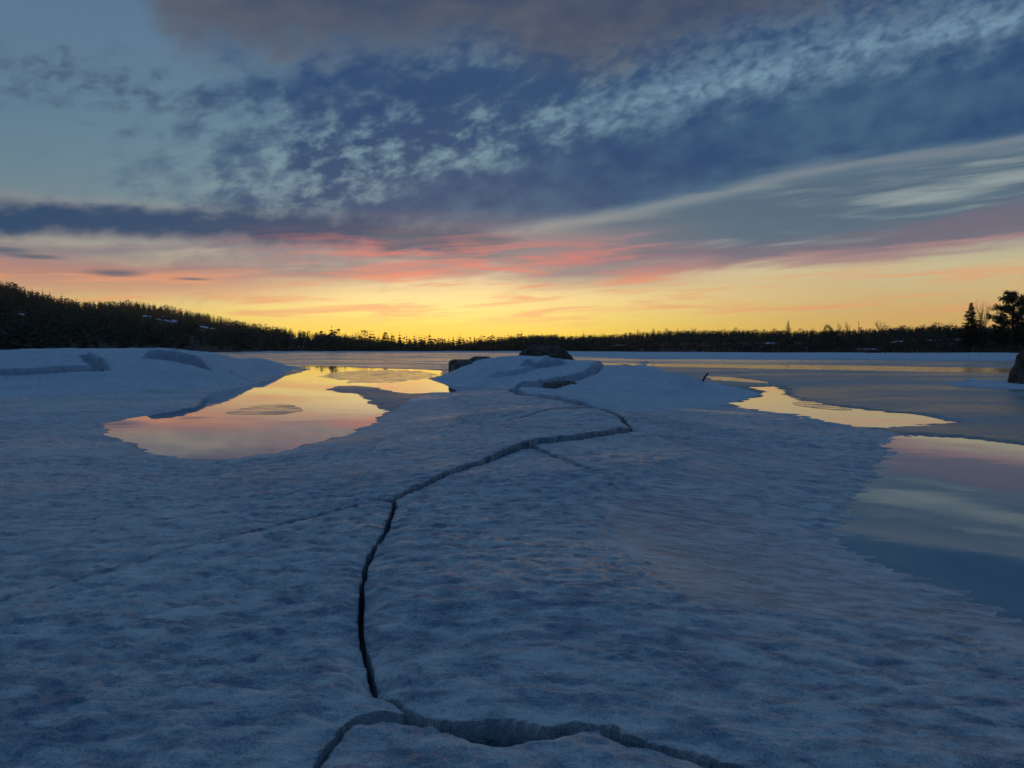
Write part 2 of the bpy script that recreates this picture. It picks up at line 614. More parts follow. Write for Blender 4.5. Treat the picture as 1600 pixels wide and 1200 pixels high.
for a in range(-60, 61, 8):
    for d in (75, 120, 200):
        if d == 75 and a < -24:
            continue
        CTRL.append((d * math.sin(math.radians(a)), d * math.cos(math.radians(a)), .03))
for a in (-80, -40, 0, 40, 80):
    CTRL.append((0.8 * math.sin(math.radians(a)), 0.8 * math.cos(math.radians(a)), .25))
CTRL = np.array(CTRL)


def _feat(x, y):
    return np.arctan2(x, y) * 1.6, np.log(np.hypot(x, y))


_ca, _cl = _feat(CTRL[:, 0], CTRL[:, 1])


def _phi(r2):
    return np.sqrt(r2 + 0.0025)        # multiquadric: close to linear between the points


_A = -_phi((_ca[:, None] - _ca) ** 2 + (_cl[:, None] - _cl) ** 2) + np.eye(len(_ca)) * 0.001
_n = len(_ca)
_G = np.zeros((_n + 1, _n + 1))
_G[:_n, :_n] = _A
_G[:_n, _n] = 1
_G[_n, :_n] = 1
_W = np.linalg.solve(_G, np.append(CTRL[:, 2], 0))


def h0(x, y):
    a, l = _feat(np.asarray(x, float), np.asarray(y, float))
    s = np.full(a.shape, _W[-1])
    for i in range(_n):
        s -= _W[i] * _phi((a - _ca[i]) ** 2 + (l - _cl[i]) ** 2)
    return s


def surf(px, py):
    """where the pixel's ray meets the relief"""
    d = ray(px, py)
    t = np.geomspace(1.2, 110, 1400)
    x, y, z = d[0] * t, d[1] * t, CAM_Z + d[2] * t
    hit = np.nonzero(z < h0(x, y))[0]
    i = hit[0] if len(hit) else len(t) - 1
    best = (x[i], y[i])
    return best


def wpoly(pts, z=0.0):
    return [at(px, py, z) for px, py in pts]


# open water, read off the photograph at lake level
POOLS = [wpoly(p) for p in (
    [(160, 662), (176, 682), (215, 700), (262, 712), (322, 720), (380, 716), (450, 702), (520, 685), (560, 671), (590, 656), (600, 647),
     (594, 637), (578, 628), (566, 621), (560, 615), (530, 613), (512, 609), (522, 604), (560, 603), (585, 605), (612, 612), (640, 615),
     (700, 613), (758, 607), (720, 604), (690, 599), (668, 592), (690, 587), (690, 579), (655, 577), (560, 574.5), (520, 572), (470, 571.5),
     (484, 577), (446, 588), (385, 603), (330, 614), (312, 627), (304, 637), (240, 648), (190, 656)],
    [(1135, 631), (1188, 619), (1194, 612), (1165, 604.5), (1216, 603.5), (1228, 613), (1246, 624), (1300, 633), (1350, 640), (1440, 648.5), (1496, 660),
     (1430, 666), (1382, 669), (1340, 668), (1300, 660), (1240, 648), (1165, 639)],
    [(1392, 683), (1420, 679), (1500, 684), (1600, 695), (1800, 715), (2300, 760), (2600, 1300), (1900, 1080), (1700, 1005), (1600, 970), (1520, 943),
     (1440, 905), (1382, 885), (1346, 868), (1318, 850), (1306, 830), (1318, 800), (1345, 768), (1368, 738), (1388, 708)],
    [(905, 567), (1000, 568), (1150, 569.5), (1330, 571), (1600, 576), (1900, 580), (1900, 586), (1600, 583.5), (1400, 580), (1200, 576.5), (1050, 573), (960, 570.5)],
    [(1100, 588), (1140, 589), (1198, 596), (1202, 599), (1160, 597), (1115, 594)])]

CRACKS_PX = {   # polyline in the photograph, half width in metres, depth in metres
    'diagonal': ([(-250, 1010), (0, 938), (200, 880), (400, 828), (520, 798), (615, 775), (700, 741), (795, 706), (830, 695), (900, 687), (986, 672)],
                 [.004, .006, .008, .010, .016, .022, .03, .034, .034, .034, .03], [.03, .035, .04, .05, .08, .14, .18, .2, .2, .2, .2]),
    'corner': ([(986, 672), (968, 649), (936, 637), (860, 640), (800, 655), (740, 668)],
               [.03, .05, .05, .035, .02, .006], [.2, .2, .15, .10, .05, .01]),
    'inlet': ([(936, 637), (905, 632), (845, 620), (815, 616), (800, 608)],
              [.04, .06, .06, .10, .16], [.10, .12, .14, .25, .3]),
    'spur': ([(830, 697), (865, 712), (905, 727), (960, 745)], [.05, .035, .02, .006], [.06, .05, .03, .01]),
    'upright': ([(618, 776), (612, 800), (604, 826), (588, 850), (574, 876), (567, 910), (564, 945), (567, 985), (574, 1025), (584, 1066), (588, 1074)],
                [.022, .012, .010, .018, .022, .014, .016, .015, .016, .016, .008], [.2, .18, .18, .22, .25, .25, .25, .25, .25, .25, .2]),
    'link': ([(586, 1073), (615, 1092), (655, 1112)], [.010, .014, .026], [.12, .16, .28]),
    'front': ([(400, 1290), (488, 1205), (520, 1166), (545, 1138), (562, 1124), (600, 1119), (655, 1113), (700, 1132), (750, 1140), (860, 1141), (900, 1130),
               (945, 1129), (957, 1146), (1000, 1158), (1060, 1171), (1170, 1200), (1400, 1255), (1800, 1320)],
              [.014, .014, .014, .018, .024, .024, .030, .062, .078, .078, .062, .046, .034, .040, .044, .044, .04, .04],
              [.3] * 18),
    'mound': ([(800, 608), (850, 606), (866, 601), (895, 594), (925, 583), (975, 573), (1015, 567)],
              [.10, .28, .5, .35, .22, .10, .05], [.2, .42, .55, .45, .25, .12, .05]),
    'hump_upper': ([(812, 577), (850, 574), (885, 569)], [.06, .13, .08], [.1, .3, .15]),
    'hump_nick': ([(842, 570), (852, 564), (862, 560)], [.06, .12, .05], [.12, .3, .1]),
    'hump_fold': ([(760, 592), (800, 586), (835, 577)], [.04, .07, .05], [.03, .06, .05]),
    'bank_line': ([(-200, 592), (0, 586), (60, 584), (105, 579), (145, 579), (168, 578)], [.05, .07, .08, .11, .16, .10], [.10, .14, .15, .2, .35, .2]),
    'bank_cleft': ([(130, 556), (142, 565), (154, 577)], [.16, .26, .24], [.25, .45, .45]),
    'bank_cleft2': ([(158, 566), (164, 577)], [.12, .16], [.2, .3]),
    'bank_ledge': ([(220, 559), (262, 562), (296, 568), (318, 573)], [.08, .16, .26, .36], [.12, .26, .42, .5]),
    'bank_ledge2': ([(255, 552), (280, 554)], [.3, .3], [.1, .1]),
    'bank_seam': ([(355, 580), (400, 588), (440, 592)], [.05, .06, .03], [.05, .06, .02]),
}
CRACKS = {k: ([surf(*p) for p in v[0]], v[1], v[2]) for k, v in CRACKS_PX.items()}
C = {k: v[0] for k, v in CRACKS.items()}

# polar grid, finer where it is near
az = np.radians(np.linspace(-46, 46, 900))
rows = [1.7]
while rows[-1] < 118:
    D = rows[-1]
    rows.append(D + min(max(D * D / (1.45 * 774) * 1.25, 0.004), (.0065 if D < 20 else .0032 if D < 52 else .011) * D))
rows = np.array(rows)
GA, GD = np.meshgrid(az, rows)
GX, GY = GD * np.sin(GA), GD * np.cos(GA)
GZ = h0(GX, GY)

# regions
far_edge = [surf(*p) for p in ((600, 650), (640, 624), (700, 613), (760, 607), (800, 605))]
left_shore = [at(px, py, .01) for px, py in ((160, 665), (186, 656), (240, 648), (303, 637), (311, 627), (328, 614), (385, 603), (440, 588))] + \
    [at(px, py, .03) for px, py in ((380, 599), (300, 608), (140, 616), (0, 621), (-300, 627), (-900, 636))]
shore_w1 = [at(px, py, .01) for px, py in ((590, 657), (520, 686), (450, 703), (322, 721), (215, 702), (176, 683))]
near_l, near_r = [(-6, 1.0), (-6, .3)], [(7, .3)]
diag = C['diagonal']
PLATE_UPPER = diag[0:11][::-1] + [(-14, 8.5)] + left_shore[::-1] + shore_w1[::-1] + far_edge + C['inlet'][::-1] + C['corner'][0:3][::-1]
PLATE_LEFT = diag[0:6] + C['upright'] + C['link'] + C['front'][0:6][::-1] + [(-2, .5), (-9, .5)]
PLATE_FRONT = C['front'] + [(8, .5), (-2, .5)]
w3 = POOLS[2]
PLATE_RIGHT = (diag[5:11] + C['corner'][0:3][1:] + C['inlet'][1:] + C['mound'][1:] + [at_depth(1060, 560, 40)[:2], at_depth(1140, 560, 31)[:2], at(1192, 616), at(1137, 632)]
               + [at(1170, 641), at(1240, 645), at(1300, 656), at(1345, 666), at(1400, 680)] + [(a + 1.1, b - .3) for a, b in w3[::-1][0:11]] + [(9, 1.2), (8, .5)] + C['front'][6:][::-1] + C['link'][::-1] + C['upright'][::-1])
HUMP = C['mound'][::-1] + [at(760, 609), at(720, 606), at(690, 601), at(666, 592), at_depth(690, 575, 41)[:2], at_depth(700, 560, 46)[:2], at_depth(790, 560, 50)[:2],
                          at_depth(900, 560, 50)[:2], at_depth(1010, 560, 43)[:2]]
BANK = [at(px, py, .03) for px, py in ((-1400, 640), (-300, 627), (0, 621), (140, 616), (300, 608), (380, 599), (440, 585), (472, 573.5))] + \
       [at_depth(455, 560, 70)[:2], at_depth(330, 560, 72)[:2], (-60, 70)]
MOUND = [C['inlet'][0]] + C['inlet'][1:] + C['mound'][1:] + [at_depth(1060, 560, 40)[:2], at_depth(1140, 560, 31)[:2], at(1192, 616), at(1140, 631), surf(1060, 640), surf(990, 641)]
REGIONS = [('front', PLATE_FRONT), ('left', PLATE_LEFT), ('right', PLATE_RIGHT), ('upper', PLATE_UPPER), ('hump', HUMP), ('bank', BANK)]
REGIONS.insert(2, ('ridge', MOUND))

near_plate = np.full(GX.shape, 1e9)
din = np.zeros(GX.shape)
pid = np.zeros(GX.shape, np.int32)
for i, (k, poly) in enumerate(REGIONS):
    ins = inside(GX, GY, poly)
    d = seg_dist(GX, GY, poly, True)
    near_plate = np.minimum(near_plate, np.where(ins, 0, d))
    pid = np.where(ins & (pid == 0), i + 1, pid)
    if k in ('hump', 'bank'):
        din = np.maximum(din, np.where(ins, d, 0))

# lake ice lies flat away from the plates
flat = sstep(near_plate, 0.3, 3.0 + GD * 0.03)
GZ = GZ * (1 - flat) + 0.03 * flat
GZ = np.maximum(GZ, 0.02)
plate = 1 - sstep(near_plate, 0.0, 0.5 + GD * .01)

# the upper plate stands a little proud along the diagonal crack
dd, lift = seg_dist(GX, GY, diag[4:11], False, [0, .012, .045, .075, .08, .08, .07])
GZ += np.where(pid == 5, lift * np.exp(-dd / 0.9), 0) * (1 - sstep(dd, 2.0, 4.0))
dc = seg_dist(GX, GY, C['corner'][0:4])
# slab lift behind the bank ledge
dl = seg_dist(GX, GY, C['bank_ledge'])

# melt pits and drift ripples
amp = plate * (1 - sstep(GD, 16, 34)) * np.where((pid == 3) | (pid == 6), .25, 1.0)
wx, wy = GX + .15 * perlin(GX * 1.3, GY * 1.3, 31), GY + .15 * perlin(GX * 1.3, GY * 1.3, 32)
def scarp(fx, fy, seed, a):       # small drifts, steep towards the viewer's side as the wind left them
    n = perlin(wx * fx, wy * fy, seed)
    n = perlin(wx * fx, wy * fy + a * n, seed)
    return perlin(wx * fx, wy * fy + a * n, seed)


pits = scarp(2.2, 3.6, 3, .25) * .007 + scarp(5.0, 9.0, 5, .35) * .016 + scarp(11., 18., 6, .35) * .013 + perlin(wx * 26, wy * 36, 7) * .005
drift = fbm(GX * .5, GY * .8, 8, 3) * .022
soft = 0.55 + 0.6 * np.clip(perlin(GX * .35, GY * .35, 12) + .4, 0, 1)
GZ += amp * (pits * soft + drift)
GZ += np.where((pid == 6) | (pid == 7) | (pid == 3), fbm(GX * .25, GY * .25, 21, 3) * .03 + fbm(GX * 1.1, GY * 1.1, 25, 4) * .040, 0) * sstep(GZ, .08, .5)

# cracks
jx = GX + .005 * perlin(GX * 9, GY * 9, 41) + .02 * perlin(GX * 2.5, GY * 2.5, 43)
jy = GY + .005 * perlin(GX * 9, GY * 9, 42) + .02 * perlin(GX * 2.5, GY * 2.5, 44)
ox, oy = np.zeros(GX.shape), np.zeros(GX.shape)
CUT = np.zeros(GX.shape)


def seg_dir(x, y, pts):
    """unit vector away from a polyline"""
    pts = np.asarray(pts, float)
    best = np.full(x.shape, 1e9)
    gx, gy = np.zeros(x.shape), np.zeros(x.shape)
    for a, b in zip(pts[:-1], pts[1:]):
        d = b - a
        t = np.clip(((x - a[0]) * d[0] + (y - a[1]) * d[1]) / max(d @ d, 1e-12), 0, 1)
        ex_, ey_ = x - a[0] - t * d[0], y - a[1] - t * d[1]
        r = np.hypot(ex_, ey_)
        m = r < best
        best = np.where(m, r, best)
        gx = np.where(m, ex_ / (r + 1e-9), gx)
        gy = np.where(m, ey_ / (r + 1e-9), gy)
    return gx, gy


# slab edges: the ice behind the line stands higher
for k, st, reach_ in (('bank_line', .20, 1.0), ('bank_ledge', .34, 1.4), ('bank_ledge2', .2, .8), ('bank_cleft', .2, .8), ('hump_upper', .30, 1.0), ('hump_fold', .20, 1.2),
                      ('hump_nick', .2, .6), ('mound', .2, 1.2), ('inlet', .06, .8)):
    P = np.array(C[k])
    mk = (GX > P[:, 0].min() - .3) & (GX < P[:, 0].max() + .3) & (GY > P[:, 1].min() - 3) & (GY < P[:, 1].max() + 5)
    sx, sy = jx[mk], jy[mk]
    d = seg_dist(sx, sy, P)
    o_ = np.argsort(P[:, 0])
    behind = sy > np.interp(sx, P[o_, 0], P[o_, 1])
    tip = np.minimum(sx - P[:, 0].min(), P[:, 0].max() - sx)
    GZ[mk] += np.where(behind, st * np.exp(-(d / reach_) ** 2) * sstep(tip, -.1, .35), 0)

for k, (pl, w, dep) in CRACKS.items():
    P = np.array(pl)
    mk = (GX > P[:, 0].min() - 1.3) & (GX < P[:, 0].max() + 1.3) & (GY > P[:, 1].min() - 1.3) & (GY < P[:, 1].max() + 1.3)
    sx, sy, sd, sp_ = jx[mk], jy[mk], GD[mk], pid[mk]
    d, wv = seg_dist(sx, sy, pl, False, w)
    _, dv = seg_dist(sx, sy, pl, False, dep)
    wv = np.maximum(wv * (1 + .35 * perlin(sx * 6, sy * 6, 47)), 0.75 * np.minimum(np.maximum(sd * sd / 898., .004), .0032 * sd))
    stp = np.minimum(np.maximum(sd * sd / 898., .004), np.where(sd < 20, .0065, .0032) * sd)
    wv = np.maximum(wv, .55 * stp)
    cut = dv * (1 - sstep(d, wv * .80, wv * .98))
    # the rim follows the crack exactly: the nearest row of points is pulled onto it
    pull = np.clip(d - wv * 1.02, 0, None)
    pull = np.where((d > wv * 1.02) & (d < wv * 1.02 + .8 * stp), pull, 0)
    vx, vy = seg_dir(sx, sy, pl)
    ox[mk] -= vx * pull
    oy[mk] -= vy * pull
    sh = np.minimum(dv, .2) * .16 * np.exp(-(d / (wv * 1.5 + .05)) ** 2)
    if k == 'front':          # the big plate's rim bends down into the front crack
        sh = np.where(sp_ == 4, .028 * np.exp(-(d / .16) ** 2), sh * .2)
    GZ[mk] -= cut + sh
    CUT[mk] = np.maximum(CUT[mk], cut)

# pools
ex = GD / 14.0
rag = sstep(GX, .5, 3.0)
cx = GX + (perlin(GX * .6, GY * 3.2, 51) * .14 + perlin(GX * 1.8, GY * 7, 52) * .08 + perlin(GX * 5, GY * 17, 53) * .03) * np.clip(ex, .35, 1.6) * rag \
    + (perlin(GX * .8, GY * .8, 56) * .20 + perlin(GX * 2.2, GY * 2.2, 57) * .10 + perlin(GX * 6, GY * 6, 58) * .04) * (1 - rag)
cy = GY + (perlin(GX * .9, GY * .9, 54) * .12 + perlin(GX * 3, GY * 3, 55) * .06) * np.clip(ex, .3, 2.0)
coast = np.full(GX.shape, 1e9)
for pl in POOLS:
    d = seg_dist(cx, cy, pl, True)
    d = np.where(inside(cx, cy, pl), -d, d)
    coast = np.minimum(coast, d)
straight = np.full(GX.shape, 1e9)
for pl in POOLS[:2]:
    d = seg_dist(GX, GY, pl, True)
    straight = np.minimum(straight, np.where(inside(GX, GY, pl), -d, d))
cap = 0.010 + np.maximum(coast, 0) * 0.11 + np.maximum(coast - 2, 0) * .3
steep = (pid == 6) | (pid == 7)
mixd = sstep(din, 0, 1.2)
coast = coast * (1 - mixd) + straight * mixd
cap = cap + np.maximum(coast, 0) * .28 * mixd
lip = (perlin(GX * 1.1, GY * 4.5, 81) * .012 + perlin(GX * 3.2, GY * 14, 82) * .010 + perlin(GX * 9, GY * 34, 83) * .004) * np.where(GX > 0, 1.0, .35)
lip *= np.exp(-(coast / (.7 + .01 * GD)) ** 2) * (1 - mixd)
cap = np.where(coast > 0, cap - .008, np.maximum(coast * .07, -.03) - .3 * sstep(-coast, .35, 1.4 + GD * .01)) + lip
GZ = np.minimum(GZ, cap)

NR, NC = GX.shape
idx = np.arange(NR * NC).reshape(NR, NC)
quads = np.stack([idx[:-1, :-1], idx[:-1, 1:], idx[1:, 1:], idx[1:, :-1]], -1).reshape(-1, 4)
qx = GX.ravel()[quads].mean(1)
qy = GY.ravel()[quads].mean(1)
qid = np.zeros(len(quads), np.int32)
for i, (k, poly) in enumerate(REGIONS):
    ins = inside(qx, qy, poly)
    qid = np.where(ins & (qid == 0), i + 1, qid)
fr = sstep(CUT, .008, .10)  # painted crack shade grows with the cut depth, then spreads past the rim
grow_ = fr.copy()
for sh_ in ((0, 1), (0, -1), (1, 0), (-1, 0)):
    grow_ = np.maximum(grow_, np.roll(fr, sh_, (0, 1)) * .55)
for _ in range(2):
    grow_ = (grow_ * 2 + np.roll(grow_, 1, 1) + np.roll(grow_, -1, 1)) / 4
CRACK_SHADE = (grow_ * np.where(np.isin(pid, (3, 6, 7)), .40, .85)).ravel()
VERTS = np.stack([(GX + ox).ravel(), (GY + oy).ravel(), GZ.ravel()], -1)
PLATE_LABELS = {
    1: ('ice_plate', 'ice plate in the bottom foreground, on the near side of the wide front crack'),
    2: ('ice_plate', 'left ice plate between the upright crack and the faint hairline diagonal crack'),
    3: ('ice_mound', 'smooth snowy mound right of the hump, with a stick at its right end'),
    4: ('ice_plate', 'largest ice plate, right of the upright crack, sloping to the right-hand pool'),
    5: ('ice_plate', 'ice plate beyond the long diagonal crack, reaching back to the golden left pool'),
    6: ('ice_hump', 'tilted snow-covered ice slabs humped up in front of the dark central boulder'),
}
for i in range(0, 8):
    sel = quads[qid == i]
    u_, inv = np.unique(sel, return_inverse=True)
    nm = {0: 'lake_ice', 7: 'snow_bank'}.get(i) or PLATE_LABELS[i][0]
    me = mesh(nm, VERTS[u_], inv.reshape(-1, 4))
    if i:
        me.attributes.new('crack_shade', 'FLOAT', 'POINT').data.foreach_set('value', CRACK_SHADE[u_].astype(np.float32))
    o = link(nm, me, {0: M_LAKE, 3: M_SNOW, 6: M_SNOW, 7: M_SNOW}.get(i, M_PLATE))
    if i in (0, 7):
        o['kind'] = 'structure'
        o['label'] = {0: 'flat grey wet lake ice around the open pools', 7: 'snow-covered ice bank along the left shore'}[i]
    else:
        o['label'] = PLATE_LABELS[i][1]
        o['category'] = PLATE_LABELS[i][0].replace('_', ' ')
        if nm == 'ice_plate':
            o['group'] = 'cracked ice plates in the foreground'


# water: one level sheet under the ice, open in the pools
def disc(name, r, z, mat, n=96):
    v = [(0, 0, z)] + [(r * math.sin(2 * math.pi * i / n), r * math.cos(2 * math.pi * i / n), z) for i in range(n)]
    f = [(0, 1 + (i + 1) % n, 1 + i) for i in range(n)]
    return link(name, mesh(name, v, f, False), mat)


o = disc('water', 190.0, 0.0, M_WATER)
o['kind'] = 'structure'
o['label'] = 'still open melt water mirroring the sunset sky'


def ruffled():
    m, nt, b = new_mat('wind_ruffled_water', 0.06, (0.03, 0.05, 0.07), 0.5)
    b.inputs['IOR'].default_value = 1.33
    p = geo_pos(nt)
    bump(nt, b, noise(nt, scaled(nt, p, (0.8, 1.0, 1.0)), 2.2, 3, 0.5), 0.55, 0.06)
    return m


M_RUFFLED = ruffled()
for k, lab in ((3, 'long narrow lead of golden water beyond the ice mound'), (4, 'short sliver of golden water beside the driftwood stick')):
    q = np.array(POOLS[k])
    c = q.mean(0)
    q = c + (q - c) * 1.12
    o = link('water_lead', mesh('water_lead', [(x, y, .004) for x, y in q], [tuple(range(len(q)))], False), M_RUFFLED)
    o['kind'] = 'structure'
    o['label'] = lab


# the lake ice beyond the detailed part, and round about
def far_sheet():
    v, f = [], []
    def sector(a0, a1, ds, na):
        b = len(v)
        for d in ds:
            for i in range(na + 1):
                a = math.radians(a0 + (a1 - a0) * i / na)
                v.append((d * math.sin(a), d * math.cos(a), 0.03))
        for r in range(len(ds) - 1):
            for i in range(na):
                p = b + r * (na + 1) + i
                f.append((p, p + 1, p + na + 2, p + na + 1))
    sector(-46, 46, [117.6, 150, 220, 400, 900, 2500, 9000], 46)
    sector(46, 314, [0.5, 3, 12, 40, 117.6, 400, 1500, 9000], 90)
    sector(-46, 46, [0.3, 1.0, 1.71], 20)
    return mesh('far_lake_ice', v, f, False)


o = link('frozen_lake', far_sheet(), M_LAKE)
o['kind'] = 'structure'
o['label'] = 'frozen lake reaching to the far wooded shore'

# ------------------------------------------------------------------ far shore: hills, fields, forest
def interp(tab):
    t = np.array(tab, float)
    return lambda x: np.interp(x, t[:, 0], t[:, 1])


SKY_Y = interp([(-400, 400), (-100, 420), (0, 437), (30, 446), (60, 456), (100, 465), (130, 471), (160, 471), (200, 470), (235, 473), (270, 480), (310, 488),
                (350, 495), (400, 506), (450, 513), (490, 520), (540, 529), (580, 534), (620, 538), (670, 541), (700, 541), (740, 538), (775, 533), (800, 528),
                (830, 525), (865, 525), (885, 529), (915, 526), (950, 525), (1000, 520), (1060, 517), (1150, 516), (1250, 517), (1340, 516), (1400, 512), (1460, 509), (1540, 510), (1700, 504), (2000, 495)])
SHORE_D = interp([(-400, 280), (0, 300), (300, 340), (500, 390), (700, 420), (850, 400), (950, 330), (1200, 262), (1600, 236), (2000, 220)])
RIDGE_D = interp([(-400, 760), (0, 800), (300, 900), (500, 1050), (620, 1500), (700, 1700), (760, 1250), (830, 1050), (900, 1050), (1100, 800), (1600, 620), (2000, 560)])
TREE_H = interp([(-400, 11), (0, 11), (300, 10), (600, 10), (750, 9), (1000, 7.5), (1600, 6.5), (2000, 6.5)])


def col_of(x, y):
    return 800 + F_PX * x / (y * CP)


def ground(x, y):
    """height of the far land at world x, y"""
    x, y = np.asarray(x, float), np.asarray(y, float)
    c = col_of(x, y)
    d = np.hypot(x, y)
    ds, dr = SHORE_D(c), RIDGE_D(c)
    yr = dr * y / d
    b = (600 - SKY_Y(c)) / F_PX
    zr = CAM_Z + yr * (-SP + b * CP) / (CP + b * SP) - TREE_H(c) * 1.0
    t = np.clip((d - ds) / (dr - ds), -0.2, 1.6)
    rise = np.where(t < 1, np.sign(t) * np.abs(t) ** 1.12, 1 - (t - 1) * 0.35)
    z = zr * rise + np.where(t > 0, 0.5 * sstep(d - ds, 0, 10), 0)
    return z + fbm(x * .012, y * .012, 61, 3) * 1.2 * sstep(t, .08, .4) * (1 - sstep(t, .75, 1))


def far_land():
    ax = np.radians(np.linspace(-52, 52, 260))
    ts = np.concatenate([np.linspace(-0.03, 0.1, 14), np.linspace(.12, 1.05, 40), [1.2, 1.5]])
    A, T = np.meshgrid(ax, ts)
    c = 800 + F_PX * np.tan(A) / CP
    ds, dr = SHORE_D(c), RIDGE_D(c)
    D = ds + (dr - ds) * T
    x, y = D * np.sin(A), D * np.cos(A)
    z = ground(x, y)
    nr, nc = A.shape
    k = np.arange(nr * nc).reshape(nr, nc)
    q = np.stack([k[:-1, :-1], k[:-1, 1:], k[1:, 1:], k[1:, :-1]], -1).reshape(-1, 4)
    return mesh('hill', np.stack([x.ravel(), y.ravel(), z.ravel()], -1), q)


o = link('hill', far_land(), M_FOREST_FLOOR)
o['kind'] = 'structure'
o['label'] = 'dark wooded hills and fields along the far shore'


def snow_shelf():
    c0 = np.linspace(-300, 2000, 420)
    inner = np.interp(c0, [-300, 600, 840, 900, 1000, 2000], [330, 330, 300, 150, 118.5, 118.5])
    T = np.linspace(0, 1, 60)
    C0, TT = np.meshgrid(c0, T)
    D = inner + (SHORE_D(C0) + 8 - inner) * TT ** 1.6
    A = np.arctan((C0 - 800) / F_PX * CP)
    x, y = D * np.sin(A), D * np.cos(A)
    edge = sstep(TT, 0, .06)
    z = -.02 + edge * (.16 + .12 * fbm(x * .05, y * .09, 71, 4) + .10 * fbm(x * .012, y * .03, 72, 3)) + .25 * sstep(TT, .85, 1)
    z += .10 * edge * sstep(C0, 1250, 1500)
    nr, nc = C0.shape
    k = np.arange(nr * nc).reshape(nr, nc)
    q = np.stack([k[:-1, :-1], k[:-1, 1:], k[1:, 1:], k[1:, :-1]], -1).reshape(-1, 4)
    return mesh('snow_field', np.stack([x.ravel(), y.ravel(), z.ravel()], -1), q)


o = link('snow_field', snow_shelf(), M_SNOW)
o['kind'] = 'structure'
o['label'] = 'snow-covered ice along the foot of the far shore'


# ------------------------------------------------------------------ tree shapes (unit height, base at the origin)
def conifer_shape(rng, layers=8, arms=6, w=0.2, bare=0.06, trunk=True):
    v, f, m = [], [], []
    if trunk:
        r = .018
        for k in range(4):
            a = k * math.pi / 2
            v.append((r * math.cos(a), r * math.sin(a), -.04))
        v.append((0, 0, .97))
        for k in range(4):
            f.append((k, (k + 1) % 4, 4))
            m.append(1)
    for l in range(layers):
        t = l / (layers - 1)
        zc = bare + (0.98 - bare) * t
        rad = w * (1 - t) ** .85 * rng.uniform(.75, 1.15) + .012
        off = rng.uniform(0, 6.3)
        for a in range(arms):
            an = off + a * 2 * math.pi / arms + rng.uniform(-.3, .3)
            rr = rad * rng.uniform(.6, 1.2)
            hw = rr * rng.uniform(.35, .55) + .006
            dz = -.035 - rr * rng.uniform(.15, .5)
            c, s = math.cos(an), math.sin(an)
            b = len(v)
            v += [(0, 0, zc + .045 * (1.2 - t)), (c * rr * .6 - s * hw, s * rr * .6 + c * hw, zc + dz * .5),
                  (c * rr, s * rr, zc + dz), (c * rr * .6 + s * hw, s * rr * .6 - c * hw, zc + dz * .5)]
            f += [(b, b + 1, b + 2), (b, b + 2, b + 3)]
            m += [0, 0]
    return v, f, m


def pine_shape(rng, n=46, trunk=True):
    v, f, m = [], [], []
    if trunk:
        for k in range(4):
            a = k * math.pi / 2
            v.append((.02 * math.cos(a), .02 * math.sin(a), -.04))
        v.append((0, 0, .9))
        for k in range(4):
            f.append((k, (k + 1) % 4, 4))
            m.append(1)
    for _ in range(n):
        t = rng.uniform(0, 1)
        z = .42 + .56 * t
        rr = .19 * math.sin(math.pi * min(1, .25 + .75 * t)) ** .6 * math.sqrt(rng.uniform(.05, 1)) + .01
        an = rng.uniform(0, 6.3)
        p = np.array([rr * math.cos(an), rr * math.sin(an), z])
        b = len(v)
        s = rng.uniform(.04, .085)
        for _k in range(3):
            d = np.array([rng.gauss(0, 1), rng.gauss(0, 1), rng.gauss(0, .55)])
            v.append(tuple(p + d / np.linalg.norm(d) * s))
        f.append((b, b + 1, b + 2))
        m.append(0)
    return v, f, m


def tube(v, f, p, q, r0, r1, n=3):
    p, q = np.array(p, float), np.array(q, float)
    d = q - p
    d /= np.linalg.norm(d) + 1e-9
    a = np.cross(d, (0, 0, 1) if abs(d[2]) < .9 else (1, 0, 0))
    a /= np.linalg.norm(a)
    b = np.cross(d, a)
    s = len(v)
    for (c, r) in ((p, r0), (q, r1)):
        for k in range(n):
            t = 2 * math.pi * k / n
            v.append(tuple(c + r * (a * math.cos(t) + b * math.sin(t))))
    for k in range(n):
        f.append((s + k, s + (k + 1) % n, s + n + (k + 1) % n, s + n + k))
    f.append(tuple(s + n + k for k in range(n)))


def bare_shape(rng, levels=4, spread=.5, thick=.014, first=.28, upright=.8):
    """trunk and branch geometry of a leafless birch"""
    tv, tf, bv, bf = [], [], [], []

    def grow(p, d, length, r, lev):
        n = 3
        for i in range(n):
            d2 = d + np.array([rng.gauss(0, .10), rng.gauss(0, .10), .06])
            d2 /= np.linalg.norm(d2)
            q = p + d2 * length / n
            (tube(tv, tf, p, q, r, r * .82, 5) if lev == 0 else tube(bv, bf, p, q, r, r * .8, 3))
            r *= .82
            p, d = q, d2
            if lev < levels and (lev > 0 or i > 0):
                for _ in range(2 if lev else 3):
                    an = rng.uniform(0, 6.3)
                    side = np.array([math.cos(an), math.sin(an), 0]) * spread + d * upright + np.array([0, 0, .25])
                    side /= np.linalg.norm(side)
                    grow(p, side, length * rng.uniform(.42, .62), r * .62, lev + 1)
    grow(np.array([0, 0, -.03]), np.array([0, 0, 1.]), .62, thick, 0)
    zmax = max(p[2] for p in tv + bv)
    s = 1.0 / zmax
    return [tuple(np.array(p) * s) for p in tv], tf, [tuple(np.array(p) * s) for p in bv], bf


RNG = random.Random(11)
FIR = [conifer_shape(RNG, 7, 5, RNG.uniform(.17, .25)) for _ in range(7)]
PINE = [pine_shape(RNG) for _ in range(4)]
FIR_ME = [mesh('conifer_tree', v, f, False, m) for v, f, m in FIR]
PINE_ME = [mesh('pine_tree', v, f, False, m) for v, f, m in PINE]
for me in FIR_ME + PINE_ME:
    me.materials.append(M_NEEDLE)
    me.materials.append(M_BARK)

